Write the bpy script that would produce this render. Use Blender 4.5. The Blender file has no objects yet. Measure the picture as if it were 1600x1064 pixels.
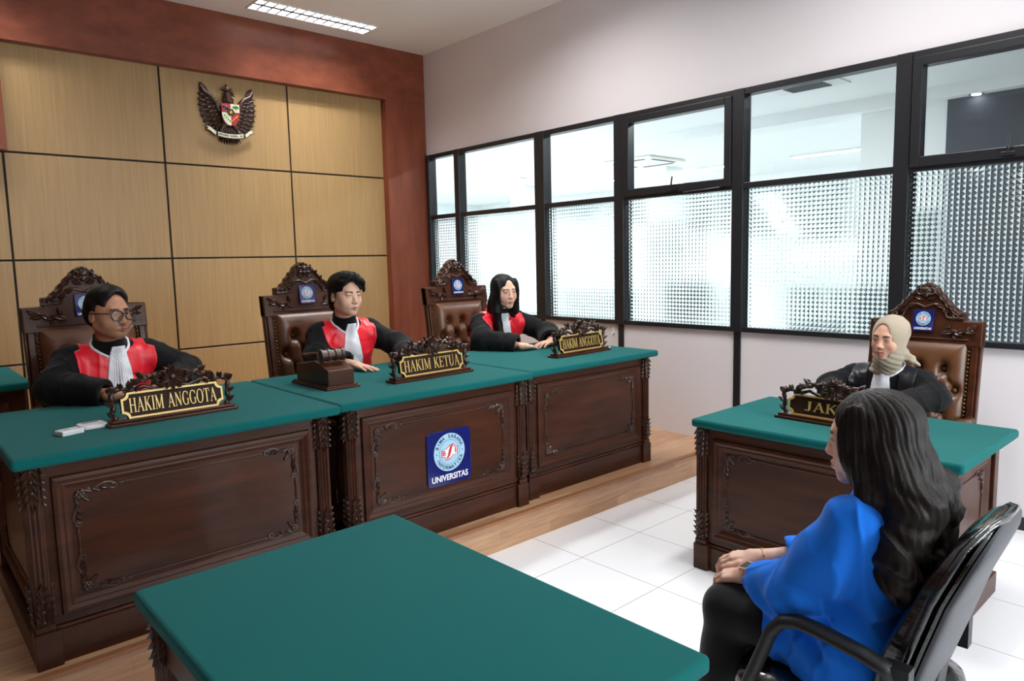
import bpy, math, random
import numpy as np
from mathutils import Vector, Matrix, Euler
PI = math.pi
R = math.radians
random.seed(7)
rng = np.random.default_rng(7)
C = bpy.context.scene.collection


def lin(c):
    return tuple((v / 255 / 12.92) if v / 255 <= 0.04045 else ((v / 255 + 0.055) / 1.055) ** 2.4 for v in c)


# ---------------------------------------------------------------- materials
MATS = {}


def mat(name, col=(0.5, 0.5, 0.5), rough=0.5, spec=0.5, metal=0.0, coat=0.0, coat_rough=0.1, sheen=0.0,
        grain=None, bump=None, attr=None, emit=None, sss=0.0):
    """grain=(second colour, (sx,sy,sz), detail)   bump=(scale, strength, distance[, (sx,sy,sz)])"""
    m = bpy.data.materials.new(name)
    m.use_nodes = True
    nt = m.node_tree
    b = nt.nodes['Principled BSDF']
    b.inputs['Base Color'].default_value = (*col, 1)
    b.inputs['Roughness'].default_value = rough
    b.inputs['Specular IOR Level'].default_value = spec
    b.inputs['Metallic'].default_value = metal
    b.inputs['Coat Weight'].default_value = coat
    b.inputs['Coat Roughness'].default_value = coat_rough
    b.inputs['Sheen Weight'].default_value = sheen
    if sss:
        b.inputs['Subsurface Weight'].default_value = sss
        b.inputs['Subsurface Radius'].default_value = (0.012, 0.005, 0.003)
        b.inputs['Subsurface Scale'].default_value = 0.6
    tc = nt.nodes.new('ShaderNodeTexCoord')
    if grain:
        c2, sc, det = grain
        mp = nt.nodes.new('ShaderNodeMapping')
        mp.inputs['Scale'].default_value = sc
        nt.links.new(tc.outputs['Object'], mp.inputs['Vector'])
        nz = nt.nodes.new('ShaderNodeTexNoise')
        nz.inputs['Scale'].default_value = 1.0
        nz.inputs['Detail'].default_value = det
        nz.inputs['Roughness'].default_value = 0.6
        nt.links.new(mp.outputs[0], nz.inputs['Vector'])
        cr = nt.nodes.new('ShaderNodeValToRGB')
        cr.color_ramp.elements[0].position = 0.3
        cr.color_ramp.elements[0].color = (*col, 1)
        cr.color_ramp.elements[1].position = 0.7
        cr.color_ramp.elements[1].color = (*c2, 1)
        nt.links.new(nz.outputs['Fac'], cr.inputs[0])
        nt.links.new(cr.outputs[0], b.inputs['Base Color'])
    if attr:
        at = nt.nodes.new('ShaderNodeAttribute')
        at.attribute_name = attr
        nt.links.new(at.outputs['Color'], b.inputs['Base Color'])
    if bump:
        nz = nt.nodes.new('ShaderNodeTexNoise')
        nz.inputs['Scale'].default_value = bump[0]
        nz.inputs['Detail'].default_value = 4
        if len(bump) > 3:
            mp = nt.nodes.new('ShaderNodeMapping')
            mp.inputs['Scale'].default_value = bump[3]
            nt.links.new(tc.outputs['Object'], mp.inputs['Vector'])
            nt.links.new(mp.outputs[0], nz.inputs['Vector'])
        else:
            nt.links.new(tc.outputs['Object'], nz.inputs['Vector'])
        bp = nt.nodes.new('ShaderNodeBump')
        bp.inputs['Strength'].default_value = bump[1]
        bp.inputs['Distance'].default_value = bump[2]
        nt.links.new(nz.outputs['Fac'], bp.inputs['Height'])
        nt.links.new(bp.outputs[0], b.inputs['Normal'])
    if emit:
        b.inputs['Emission Color'].default_value = (*emit[0], 1)
        b.inputs['Emission Strength'].default_value = emit[1]
    MATS[name] = m
    return m


# ---------------------------------------------------------------- mesh builder
class MB:
    def __init__(s):
        s.v = []
        s.f = []
        s.m = []
        s.M = Matrix.Identity(4)

    def add(s, vs, fs, mi=0):
        o = len(s.v)
        s.v += [tuple(s.M @ Vector(p)) for p in vs]
        s.f += [tuple(i + o for i in f) for f in fs]
        s.m += [mi] * len(fs)

    def box(s, x0, x1, y0, y1, z0, z1, mi=0):
        v = [(x0, y0, z0), (x1, y0, z0), (x1, y1, z0), (x0, y1, z0), (x0, y0, z1), (x1, y0, z1), (x1, y1, z1), (x0, y1, z1)]
        s.add(v, [(0, 3, 2, 1), (4, 5, 6, 7), (0, 1, 5, 4), (1, 2, 6, 5), (2, 3, 7, 6), (3, 0, 4, 7)], mi)

    def hexa(s, v, mi=0):
        s.add(v, [(0, 3, 2, 1), (4, 5, 6, 7), (0, 1, 5, 4), (1, 2, 6, 5), (2, 3, 7, 6), (3, 0, 4, 7)], mi)

    def prism(s, poly, a0, a1, plane='xz', mi=0):
        """polygon in a plane, extruded along the third axis from a0 to a1"""
        n = len(poly)

        def P(p, a):
            return {'xz': (p[0], a, p[1]), 'xy': (p[0], p[1], a), 'yz': (a, p[0], p[1])}[plane]
        v = [P(p, a0) for p in poly] + [P(p, a1) for p in poly]
        f = [tuple(range(n)), tuple(range(2 * n - 1, n - 1, -1))]
        f += [(i, i + n, (i + 1) % n + n, (i + 1) % n) for i in range(n)]
        s.add(v, f, mi)

    def tube(s, pts, r, n=8, cap=True, closed=False, flat=None, mi=0):
        pts = [Vector(p) for p in pts]
        m = len(pts)
        rs = r if hasattr(r, '__len__') else [r] * m
        vs, fs = [], []
        up = None
        for i, p in enumerate(pts):
            if closed:
                t = pts[(i + 1) % m] - pts[(i - 1) % m]
            else:
                t = pts[min(i + 1, m - 1)] - pts[max(i - 1, 0)]
            t.normalize()
            if up is None:
                up = Vector((0, 0, 1)) if abs(t.z) < 0.9 else Vector((1, 0, 0))
            a = t.cross(up)
            if a.length < 1e-5:
                a = t.cross(Vector((0.3, 0.5, 0.8)))
            a.normalize()
            b = a.cross(t)
            up = b
            for k in range(n):
                w = 2 * PI * k / n
                o = a * math.cos(w) * rs[i] + b * math.sin(w) * rs[i]
                if flat:
                    ax, sc = flat
                    o[ax] *= sc
                vs.append(p + o)
        for i in range(m if closed else m - 1):
            j = (i + 1) % m
            for k in range(n):
                l = (k + 1) % n
                fs.append((i * n + k, i * n + l, j * n + l, j * n + k))
        if cap and not closed:
            fs.append(tuple(range(n - 1, -1, -1)))
            fs.append(tuple((m - 1) * n + k for k in range(n)))
        s.add(vs, fs, mi)

    def lathe(s, prof, c=(0, 0, 0), axis='z', n=20, mi=0):
        """prof: (radius, height) list"""
        vs, fs = [], []
        m = len(prof)
        for r, h in prof:
            for k in range(n):
                w = 2 * PI * k / n
                a, b = r * math.cos(w), r * math.sin(w)
                p = {'z': (a, b, h), 'x': (h, a, b), 'y': (b, h, a)}[axis]
                vs.append((p[0] + c[0], p[1] + c[1], p[2] + c[2]))
        for i in range(m - 1):
            for k in range(n):
                l = (k + 1) % n
                fs.append((i * n + k, i * n + l, (i + 1) * n + l, (i + 1) * n + k))
        fs.append(tuple(range(n - 1, -1, -1)))
        fs.append(tuple((m - 1) * n + k for k in range(n)))
        s.add(vs, fs, mi)

    def ball(s, c, r, nu=10, nv=7, rot=None, mi=0):
        rr = r if hasattr(r, '__len__') else (r, r, r)
        M = rot if rot is not None else Matrix.Identity(3)
        vs, fs = [], []
        for j in range(1, nv):
            t = PI * j / nv
            for i in range(nu):
                p = 2 * PI * i / nu
                q = M @ Vector((rr[0] * math.sin(t) * math.cos(p), rr[1] * math.sin(t) * math.sin(p), rr[2] * math.cos(t)))
                vs.append(q + Vector(c))
        top = len(vs)
        vs.append(M @ Vector((0, 0, rr[2])) + Vector(c))
        vs.append(M @ Vector((0, 0, -rr[2])) + Vector(c))
        for j in range(nv - 2):
            for i in range(nu):
                k = (i + 1) % nu
                fs.append((j * nu + i, (j + 1) * nu + i, (j + 1) * nu + k, j * nu + k))
        for i in range(nu):
            k = (i + 1) % nu
            fs.append((top, i, k))
            fs.append((top + 1, (nv - 2) * nu + k, (nv - 2) * nu + i))
        s.add(vs, fs, mi)

    def leaf(s, base, direction, length, width, normal=(0, -1, 0), thick=0.006, curl=0.0, mi=0):
        """pointed carved leaf with a raised mid rib"""
        b = Vector(base)
        d = Vector(direction).normalized()
        n = Vector(normal).normalized()
        w = d.cross(n).normalized()
        st = [(0, .25), (.2, .8), (.45, 1), (.7, .72), (.88, .35), (1, .02)]
        vs, fs = [], []
        for t, k in st:
            c = b + d * length * t + n * (curl * length * t * t) + w * (curl * .5 * length * t * t)
            vs += [c + w * width * k * .5, c + w * width * k * .2 + n * thick * .9, c + n * thick * .55 * 1.0,
                   c - w * width * k * .2 + n * thick * .9, c - w * width * k * .5, c - n * thick * .6]
        for i in range(len(st) - 1):
            for k in range(6):
                l = (k + 1) % 6
                fs.append((i * 6 + k, i * 6 + l, (i + 1) * 6 + l, (i + 1) * 6 + k))
        fs.append(tuple(range(5, -1, -1)))
        fs.append(tuple((len(st) - 1) * 6 + k for k in range(6)))
        s.add(vs, fs, mi)

    def sheet(s, fn, nu, nv, mi=0, closed_u=False):
        vs = [fn(i / (nu if closed_u else nu - 1), j / (nv - 1)) for j in range(nv) for i in range(nu)]
        fs = []
        for j in range(nv - 1):
            for i in range(nu if closed_u else nu - 1):
                k = (i + 1) % nu
                fs.append((j * nu + i, j * nu + k, (j + 1) * nu + k, (j + 1) * nu + i))
        s.add(vs, fs, mi)

    def build(s, name, mats, parent=None, smooth=None, bevel=None, seg=2):
        me = bpy.data.meshes.new(name)
        me.from_pydata(s.v, [], s.f)
        if not isinstance(mats, (list, tuple)):
            mats = [mats]
        for m in mats:
            me.materials.append(m)
        me.polygons.foreach_set('material_index', s.m)
        me.validate()
        import bmesh
        bm = bmesh.new()
        bm.from_mesh(me)
        bmesh.ops.recalc_face_normals(bm, faces=bm.faces)
        if smooth is not None:
            ang = R(smooth)
            for f in bm.faces:
                f.smooth = True
            for e in bm.edges:
                if len(e.link_faces) == 2 and e.calc_face_angle(0) > ang:
                    e.smooth = False
        bm.to_mesh(me)
        bm.free()
        o = bpy.data.objects.new(name, me)
        C.objects.link(o)
        if parent is not None:
            o.parent = parent
        if bevel:
            md = o.modifiers.new('bevel', 'BEVEL')
            md.width = bevel
            md.segments = seg
            md.limit_method = 'ANGLE'
            md.angle_limit = R(40)
        return o


def empty(name, loc=(0, 0, 0), rz=0, label=None, cat=None, group=None, kind=None):
    o = bpy.data.objects.new(name, None)
    o.empty_display_size = .1
    C.objects.link(o)
    o.location = loc
    o.rotation_euler = (0, 0, rz)
    tag(o, label, cat, group, kind)
    return o


def tag(o, label=None, cat=None, group=None, kind=None):
    if label:
        o['label'] = label
    if cat:
        o['category'] = cat
    if group:
        o['group'] = group
    if kind:
        o['kind'] = kind
    return o


def copy_tree(o, parent=None):
    c = o.copy()
    C.objects.link(c)
    c.parent = parent
    for ch in list(o.children):
        copy_tree(ch, c)
    return c


def xf(loc=(0, 0, 0), rx=0, ry=0, rz=0, sc=1):
    return Matrix.Translation(Vector(loc)) @ Euler((rx, ry, rz)).to_matrix().to_4x4() @ Matrix.Scale(sc, 4)


def text_mesh(mb, txt, size, M, depth=0.002, bold=0.0, align='CENTER', sx=1.0, mi=0):
    """plain sans lettering as mesh; text plane is local XY of M, facing +Z"""
    cu = bpy.data.curves.new('tmp_text', 'FONT')
    cu.body = txt
    cu.size = size
    cu.extrude = depth
    cu.offset = bold
    cu.align_x = align
    cu.align_y = 'CENTER'
    cu.resolution_u = 3
    o = bpy.data.objects.new('tmp_text', cu)
    C.objects.link(o)
    dg = bpy.context.evaluated_depsgraph_get()
    me = bpy.data.meshes.new_from_object(o.evaluated_get(dg))
    old = mb.M
    mb.M = old @ M @ Matrix.Diagonal((sx, 1, 1, 1))
    mb.add([tuple(v.co) for v in me.vertices], [tuple(p.vertices) for p in me.polygons], mi)
    mb.M = old
    bpy.data.objects.remove(o)
    bpy.data.curves.remove(cu)
    bpy.data.meshes.remove(me)


# ---------------------------------------------------------------- serif capitals for the nameplates
def _st(x0, y0, x1, y1, w):
    d = Vector((x1 - x0, y1 - y0))
    n = Vector((-d.y, d.x)).normalized() * w / 2
    return [(x0 + n.x, y0 + n.y), (x0 - n.x, y0 - n.y), (x1 - n.x, y1 - n.y), (x1 + n.x, y1 + n.y)]


def _stem(x, y0=0.0, y1=1.0, w=.15, s=(1, 1)):
    o = [[(x - w / 2, y0), (x + w / 2, y0), (x + w / 2, y1), (x - w / 2, y1)]]
    if s[0]:
        o.append([(x - w / 2 - .07, y0), (x + w / 2 + .07, y0), (x + w / 2 + .07, y0 + .05), (x - w / 2 - .07, y0 + .05)])
    if s[1]:
        o.append([(x - w / 2 - .07, y1 - .05), (x + w / 2 + .07, y1 - .05), (x + w / 2 + .07, y1), (x - w / 2 - .07, y1)])
    return o


def _arc(cx, cy, rx, ry, a0, a1, wmin=.06, wmax=.16, n=14):
    out = []
    for i in range(n):
        q = []
        for a in (a0 + (a1 - a0) * i / n, a0 + (a1 - a0) * (i + 1) / n):
            a = R(a)
            w = wmin + (wmax - wmin) * abs(math.cos(a)) ** 1.5
            q.append(((cx + rx * math.cos(a), cy + ry * math.sin(a)), (cx + (rx - w) * math.cos(a), cy + (ry - wmin * 1.0) * math.sin(a))))
        out.append([q[0][0], q[1][0], q[1][1], q[0][1]])
    return out


def _curve(pts, ws):
    out = []
    for i in range(len(pts) - 1):
        (x0, y0), (x1, y1) = pts[i], pts[i + 1]
        d = Vector((x1 - x0, y1 - y0)).normalized()
        n = Vector((-d.y, d.x))
        a, b = ws[i] / 2, ws[i + 1] / 2
        out.append([(x0 + n.x * a, y0 + n.y * a), (x0 - n.x * a, y0 - n.y * a), (x1 - n.x * b, y1 - n.y * b), (x1 + n.x * b, y1 + n.y * b)])
    return out


_S = [(.5, .82), (.44, .92), (.32, .97), (.18, .92), (.12, .78), (.18, .64), (.32, .53), (.46, .42), (.53, .27), (.47, .1), (.32, .03), (.16, .07), (.08, .2)]
GLYPH = {
    'H': (.86, _stem(.17) + _stem(.69) + [_st(.17, .52, .69, .52, .06)]),
    'A': (.84, [_st(.1, 0, .42, 1, .06), _st(.40, 1, .72, 0, .15), _st(.2, .34, .6, .34, .05), _st(.0, .025, .22, .025, .05), _st(.58, .025, .86, .025, .05)]),
    'K': (.84, _stem(.17) + [_st(.2, .42, .66, .98, .06), _st(.34, .58, .72, .02, .15), _st(.54, .975, .78, .975, .05), _st(.6, .025, .86, .025, .05)]),
    'I': (.36, _stem(.18)),
    'M': (1.04, _stem(.14, w=.06) + _stem(.88) + [_st(.16, .97, .5, .06, .15), _st(.5, .06, .86, .97, .06)]),
    'N': (.86, _stem(.14, w=.06) + _stem(.72, w=.06, s=(0, 1)) + [_st(.16, .96, .72, .04, .15)]),
    'G': (.88, _arc(.46, .5, .42, .52, 45, 330) + _stem(.74, 0.05, .46, w=.14, s=(0, 1)) + [_st(.74, .72, .78, .95, .05)]),
    'O': (.92, _arc(.46, .5, .44, .52, 0, 360, n=24)),
    'T': (.78, _stem(.39, s=(1, 0)) + [_st(.04, .97, .74, .97, .06), _st(.06, .97, .03, .76, .05), _st(.72, .97, .75, .76, .05)]),
    'E': (.72, _stem(.17) + [_st(.17, .97, .62, .97, .06), _st(.17, .52, .5, .52, .06), _st(.17, .03, .64, .03, .06), _st(.61, .97, .63, .78, .05), _st(.63, .03, .67, .24, .05), _st(.49, .42, .49, .62, .05)]),
    'U': (.86, _stem(.17, .3, 1, s=(0, 1)) + _stem(.71, .3, 1, w=.06, s=(0, 1)) + _arc(.42, .32, .33, .34, 180, 360)),
    'J': (.6, _stem(.38, .2, 1, s=(0, 1)) + _curve([(.38, .22), (.36, .08), (.26, .0), (.14, .02), (.08, .12)], [.15, .13, .08, .08, .13])),
    'S': (.64, _curve(_S, [.05, .05, .06, .09, .12, .15, .17, .16, .13, .1, .06, .05, .06])),
    ' ': (.42, []),
}


def serif_text(mb, txt, height, cx, z0, y, depth=0.003, sx=1.0, track=.06, mi=0):
    """carved capitals standing in the XZ plane at depth y (front = -y), centred on cx"""
    w = sum(GLYPH[c][0] + track for c in txt) - track
    x = cx - w * height * sx / 2
    for c in txt:
        adv, polys = GLYPH[c]
        for p in polys:
            mb.prism([(x + a * height * sx, z0 + b * height) for a, b in p], y - depth, y + .001, 'xz', mi)
        x += (adv + track) * height * sx


# ---------------------------------------------------------------- camera
CAM = dict(yaw=47.94407274, pitch=-6.38545441, roll=-1.27482363, f=1110.0836443628536)


def make_camera():
    y, p, r = R(CAM['yaw']), R(CAM['pitch']), R(CAM['roll'])
    f = Vector((math.cos(p) * math.cos(y), math.cos(p) * math.sin(y), math.sin(p)))
    rt = Vector((math.sin(y), -math.cos(y), 0))
    up = rt.cross(f)
    r2 = rt * math.cos(r) + up * math.sin(r)
    u2 = -rt * math.sin(r) + up * math.cos(r)
    cd = bpy.data.cameras.new('camera')
    cd.sensor_width = 36
    cd.lens = CAM['f'] / 1600 * 36
    cd.clip_start = .02
    o = bpy.data.objects.new('camera', cd)
    o.matrix_world = Matrix(((r2.x, u2.x, -f.x, 0), (r2.y, u2.y, -f.y, 0), (r2.z, u2.z, -f.z, 1.6), (0, 0, 0, 1)))
    C.objects.link(o)
    bpy.context.scene.camera = o
WATT = [42, 16, 45, 0, 40, 0, 38, 0, 30]
HWATT = 38
ADDED_DAY = 118
EXPO = 0.58
# ================================================================ materials
M_WHITE = mat('wall_paint', lin((228, 222, 225)), .75, .2, bump=(90, .08, .002))
M_CEIL = mat('ceiling_paint', lin((240, 241, 241)), .85, .15)
M_VENEER = mat('tan_veneer', lin((160, 128, 84)), .42, .35, grain=(lin((178, 146, 100)), (60, 60, 1.4), 5))
M_MAHOG = mat('mahogany_veneer', lin((112, 57, 39)), .4, .28, coat=.08, coat_rough=.25, grain=(lin((138, 75, 53)), (5, 5, 9), 5))
M_MAHOGV = mat('mahogany_veneer_upright', lin((112, 57, 39)), .4, .28, coat=.08, coat_rough=.25, grain=(lin((138, 75, 53)), (9, 9, 1.5), 5))
M_GROOVE = mat('groove_black', lin((28, 26, 22)), .6, .3)
M_DARK = mat('dark_lacquered_wood', lin((48, 23, 12)), .4, .22, coat=.13, coat_rough=.12, grain=(lin((78, 40, 22)), (2.2, 9, 16), 5))
M_CARVE = mat('dark_carved_wood', lin((46, 26, 17)), .34, .45, coat=.22, coat_rough=.22, grain=(lin((68, 40, 27)), (14, 14, 14), 3))
M_GREEN = mat('green_felt', lin((15, 90, 89)), .95, .08, sheen=.06, grain=(lin((18, 97, 96)), (420, 420, 420), 2), bump=(900, .12, .001))
M_BLACKM = mat('black_aluminium', lin((30, 31, 35)), .38, .5)
M_GOLD = mat('gold_paint', lin((214, 178, 104)), .38, .5, metal=.15)
M_LEATHER = mat('brown_leather', lin((84, 50, 28)), .36, .5, coat=.15, coat_rough=.3, grain=(lin((102, 63, 37)), (9, 9, 9), 4), bump=(160, .15, .002))
M_BRASS = mat('aged_brass_nail', lin((120, 96, 66)), .3, .5, metal=.9)
M_NAVY = mat('navy_acrylic', lin((26, 34, 104)), .12, .5, coat=.6, coat_rough=.04)
M_SKYB = mat('pale_blue_print', lin((170, 208, 232)), .3, .5)
M_NAVYP = mat('dark_blue_print', lin((30, 60, 96)), .4, .4)
M_REDP = mat('red_print', lin((206, 30, 42)), .3, .5)
M_WHITEP = mat('white_print', lin((240, 240, 242)), .35, .5)
M_STEEL = mat('polished_reflector', lin((215, 218, 220)), .18, .5, metal=.9)
M_LOUVER = mat('louver_blade', (.22, .23, .24), .3, .5, metal=.6)  # mirrored blades; dark grey stands in for the dim room they reflect
M_TUBE = mat('lit_tube', (1, 1, 1), .4, emit=((.96, .98, 1.0), 14))
M_WPLASTIC = mat('white_plastic', lin((222, 224, 226)), .35, .5)
M_HALLW = mat('hall_paint', lin((238, 240, 240)), .8, .2)
M_GREYP = mat('grey_panel', lin((84, 88, 96)), .7, .3)
M_RUBBER = mat('black_rubber', lin((26, 26, 28)), .55, .4)


def laminate():
    m = bpy.data.materials.new('laminate_planks')
    m.use_nodes = True
    nt = m.node_tree
    b = nt.nodes['Principled BSDF']
    tc = nt.nodes.new('ShaderNodeTexCoord')
    mp = nt.nodes.new('ShaderNodeMapping')
    nt.links.new(tc.outputs['UV'], mp.inputs[0])
    br = nt.nodes.new('ShaderNodeTexBrick')
    br.offset = .37
    br.inputs['Color1'].default_value = (*lin((180, 136, 102)), 1)
    br.inputs['Color2'].default_value = (*lin((202, 162, 128)), 1)
    br.inputs['Mortar'].default_value = (*lin((150, 108, 80)), 1)
    br.inputs['Scale'].default_value = 1
    br.inputs['Mortar Size'].default_value = .0006
    br.inputs['Brick Width'].default_value = .62
    br.inputs['Row Height'].default_value = .064
    nt.links.new(mp.outputs[0], br.inputs['Vector'])
    m2 = nt.nodes.new('ShaderNodeMapping')
    m2.inputs['Scale'].default_value = (5, 60, 1)
    nt.links.new(tc.outputs['UV'], m2.inputs[0])
    nz = nt.nodes.new('ShaderNodeTexNoise')
    nz.inputs['Scale'].default_value = 1
    nz.inputs['Detail'].default_value = 5
    nt.links.new(m2.outputs[0], nz.inputs['Vector'])
    mx = nt.nodes.new('ShaderNodeMix')
    mx.data_type = 'RGBA'
    mx.blend_type = 'MULTIPLY'
    mx.inputs[0].default_value = .55
    cr = nt.nodes.new('ShaderNodeValToRGB')
    cr.color_ramp.elements[0].position = .3
    cr.color_ramp.elements[0].color = (.55, .5, .45, 1)
    cr.color_ramp.elements[1].position = .7
    cr.color_ramp.elements[1].color = (1.1, 1.08, 1.05, 1)
    nt.links.new(nz.outputs[0], cr.inputs[0])
    nt.links.new(br.outputs['Color'], mx.inputs[6])
    nt.links.new(cr.outputs[0], mx.inputs[7])
    nt.links.new(mx.outputs[2], b.inputs['Base Color'])
    b.inputs['Roughness'].default_value = .32
    return m


def tiles():
    m = bpy.data.materials.new('white_floor_tile')
    m.use_nodes = True
    nt = m.node_tree
    b = nt.nodes['Principled BSDF']
    tc = nt.nodes.new('ShaderNodeTexCoord')
    mp = nt.nodes.new('ShaderNodeMapping')
    mp.inputs['Location'].default_value = (-.23, 0, 0)
    nt.links.new(tc.outputs['Object'], mp.inputs[0])
    br = nt.nodes.new('ShaderNodeTexBrick')
    br.offset = 0
    br.inputs['Color1'].default_value = (*lin((240, 240, 243)), 1)
    br.inputs['Color2'].default_value = (*lin((243, 242, 245)), 1)
    br.inputs['Mortar'].default_value = (*lin((120, 120, 124)), 1)
    br.inputs['Scale'].default_value = 1
    br.inputs['Mortar Size'].default_value = .0016
    br.inputs['Mortar Smooth'].default_value = .0
    br.inputs['Brick Width'].default_value = .5
    br.inputs['Row Height'].default_value = .5
    nt.links.new(mp.outputs[0], br.inputs['Vector'])
    nt.links.new(br.outputs['Color'], b.inputs['Base Color'])
    b.inputs['Roughness'].default_value = .22
    b.inputs['Specular IOR Level'].default_value = .45
    return m


def clear_glass():
    m = bpy.data.materials.new('clear_glass')
    m.use_nodes = True
    nt = m.node_tree
    nt.nodes.remove(nt.nodes['Principled BSDF'])
    out = nt.nodes['Material Output']
    t = nt.nodes.new('ShaderNodeBsdfTransparent')
    t.inputs[0].default_value = (.91, .95, .95, 1)
    g = nt.nodes.new('ShaderNodeBsdfGlossy')
    g.inputs['Roughness'].default_value = .02
    lw = nt.nodes.new('ShaderNodeLayerWeight')
    lw.inputs[0].default_value = .5
    pw = nt.nodes.new('ShaderNodeMath')
    pw.operation = 'POWER'
    pw.inputs[1].default_value = 4.5
    nt.links.new(lw.outputs['Facing'], pw.inputs[0])
    fr = nt.nodes.new('ShaderNodeMath')
    fr.operation = 'MULTIPLY_ADD'
    fr.inputs[1].default_value = .8
    fr.inputs[2].default_value = .045
    nt.links.new(pw.outputs[0], fr.inputs[0])
    mx = nt.nodes.new('ShaderNodeMixShader')
    nt.links.new(fr.outputs[0], mx.inputs[0])
    nt.links.new(t.outputs[0], mx.inputs[1])
    nt.links.new(g.outputs[0], mx.inputs[2])
    nt.links.new(mx.outputs[0], out.inputs[0])
    return m


def prism_glass():
    m = bpy.data.materials.new('prismatic_glass')
    m.use_nodes = True
    nt = m.node_tree
    b = nt.nodes['Principled BSDF']
    b.inputs['Base Color'].default_value = (.76, .86, .865, 1)
    b.inputs['Roughness'].default_value = .1
    b.inputs['IOR'].default_value = 1.5
    b.inputs['Transmission Weight'].default_value = 1
    return m


M_LAM = laminate()
M_TILE = tiles()
M_GLASS = clear_glass()
M_PRISM = prism_glass()

XW, YB, ZC, ZP = 4.79, 6.78, 3.88, 0.175      # window wall, panelling, ceiling, platform height
X0, Y0 = -3.2, -3.6
YR = 2.88                                       # riser


def uvbox(o, sx=1, sy=1):
    """planar UVs per face (x along, then y or z)"""
    me = o.data
    uv = me.uv_layers.new(name='uv')
    for p in me.polygons:
        n = p.normal
        for li in p.loop_indices:
            c = me.vertices[me.loops[li].vertex_index].co
            if abs(n.z) > .7:
                uv.data[li].uv = (c.x, c.y)
            elif abs(n.y) > .7:
                uv.data[li].uv = (c.x, c.z)
            else:
                uv.data[li].uv = (c.y, c.z)


def struct(o):
    o['kind'] = 'structure'
    return o


# ---- floor, platform, ceiling, plain walls
b = MB()
b.box(X0, XW + .1, Y0, YR + .05, -.1, 0)
struct(b.build('floor', M_TILE))
b = MB()
b.box(X0, XW, YR, YB + .12, 0.0, ZP)
o = struct(b.build('floor_platform', M_LAM))
uvbox(o)
o.data.update()
b = MB()
b.box(X0, XW, YR - .012, YR + .02, ZP - .012, ZP + .004)
struct(b.build('trim_1', mat('nosing', lin((150, 100, 66)), .4)))
# platform's nosing edge is thin, same laminate

FIX = [(3.30, 6.28), (0.45, 6.28), (3.30, 3.9), (0.45, 3.9), (3.30, 1.5), (0.45, 1.5), (3.30, -0.9), (0.45, -.9), (3.3, -2.9)]
FW, FD = 1.19, .28
xs = sorted({X0, XW + .1} | {v for x, y in FIX for v in (x - FW / 2, x + FW / 2)})
ys = sorted({Y0, YB + .2} | {v for x, y in FIX for v in (y - FD / 2, y + FD / 2)})
b = MB()
for i in range(len(xs) - 1):
    for j in range(len(ys) - 1):
        cx, cy = (xs[i] + xs[i + 1]) / 2, (ys[j] + ys[j + 1]) / 2
        if any(abs(cx - x) < FW / 2 and abs(cy - y) < FD / 2 for x, y in FIX):
            continue
        b.box(xs[i], xs[i + 1], ys[j], ys[j + 1], ZC, ZC + .02)
struct(b.build('ceiling', M_CEIL))

b = MB()
b.box(X0 - .1, X0, Y0, YB + .2, 0, ZC + .2)
struct(b.build('wall_left', M_MAHOGV))  # unseen wall; dark wood chosen to keep the left side dim
b = MB()
FX0, FX1, FZ0, FZ1 = 1.7, 4.5, .85, 2.75
b.box(X0 - .1, FX0, Y0 - .1, Y0, 0, ZC + .2)
b.box(FX1, XW + .1, Y0 - .1, Y0, 0, ZC + .2)
b.box(FX0, FX1, Y0 - .1, Y0, 0, FZ0)
b.box(FX0, FX1, Y0 - .1, Y0, FZ1, ZC + .2)
struct(b.build('wall_front', M_WHITE))
# daylight window behind the camera, unseen, added to light the faces
w = struct(empty('window_9', ((FX0 + FX1) / 2, Y0, FZ0)))
hx, hz = (FX1 - FX0) / 2, FZ1 - FZ0
b = MB()
for a, c, d, e in ((-hx, hx, 0, .05), (-hx, hx, hz - .05, hz), (-hx, -hx + .05, 0, hz), (hx - .05, hx, 0, hz), (-.03, .03, 0, hz)):
    b.box(a, c, -.07, -.01, d, e)
b.build('window_frame', M_BLACKM, w)
b = MB()
b.box(-hx + .04, hx - .04, -.045, -.04, .04, hz - .04)
b.build('clear_pane', M_GLASS, w)
# window wall: dado below the glass, wall above it, solid strip next to the panelling
WZ0, WZ1, WZM = 1.04, 2.79, 2.105
WY0, WY1 = -.55, 6.65
b = MB()
b.box(XW, XW + .1, Y0, YB + .2, 0, WZ0)
b.box(XW, XW + .1, Y0, YB + .2, WZ1, ZC + .2)
b.box(XW, XW + .1, WY1, YB + .2, WZ0, WZ1)
b.box(XW, XW + .1, Y0, WY0, WZ0, WZ1)
struct(b.build('wall_right', M_WHITE))

# ---- panelled back wall
b = MB()
b.box(X0, XW, YB, YB + .2, 0, ZC + .1)
struct(b.build('wall_back', M_GROOVE))
gx = [-2.64, -1.47, -.30, .868, 2.043, 3.213, 4.40]
gz = [ZP, .868, 1.69, 2.525, 3.42]
b = MB()
for i in range(len(gx) - 1):
    for j in range(len(gz) - 1):
        b.box(gx[i] + .008, gx[i + 1] - .008, YB - .014, YB + .002, gz[j] + .008, gz[j + 1] - .008)
struct(b.build('wall_back_panelling', M_VENEER, bevel=.002, seg=1))
b = MB()
b.box(X0, XW - .002, YB - .11, YB, 3.345, ZC)
struct(b.build('trim_2', M_MAHOG, bevel=.003))
b = MB()
b.box(4.275, XW - .004, YB - .11, YB, ZP, 3.345)
struct(b.build('trim_3', M_MAHOGV, bevel=.003))
b = MB()
b.box(.30, .888, YB - .11, YB - .014, 2.525, 3.345)
struct(b.build('trim_4', M_MAHOGV, bevel=.003))
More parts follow.
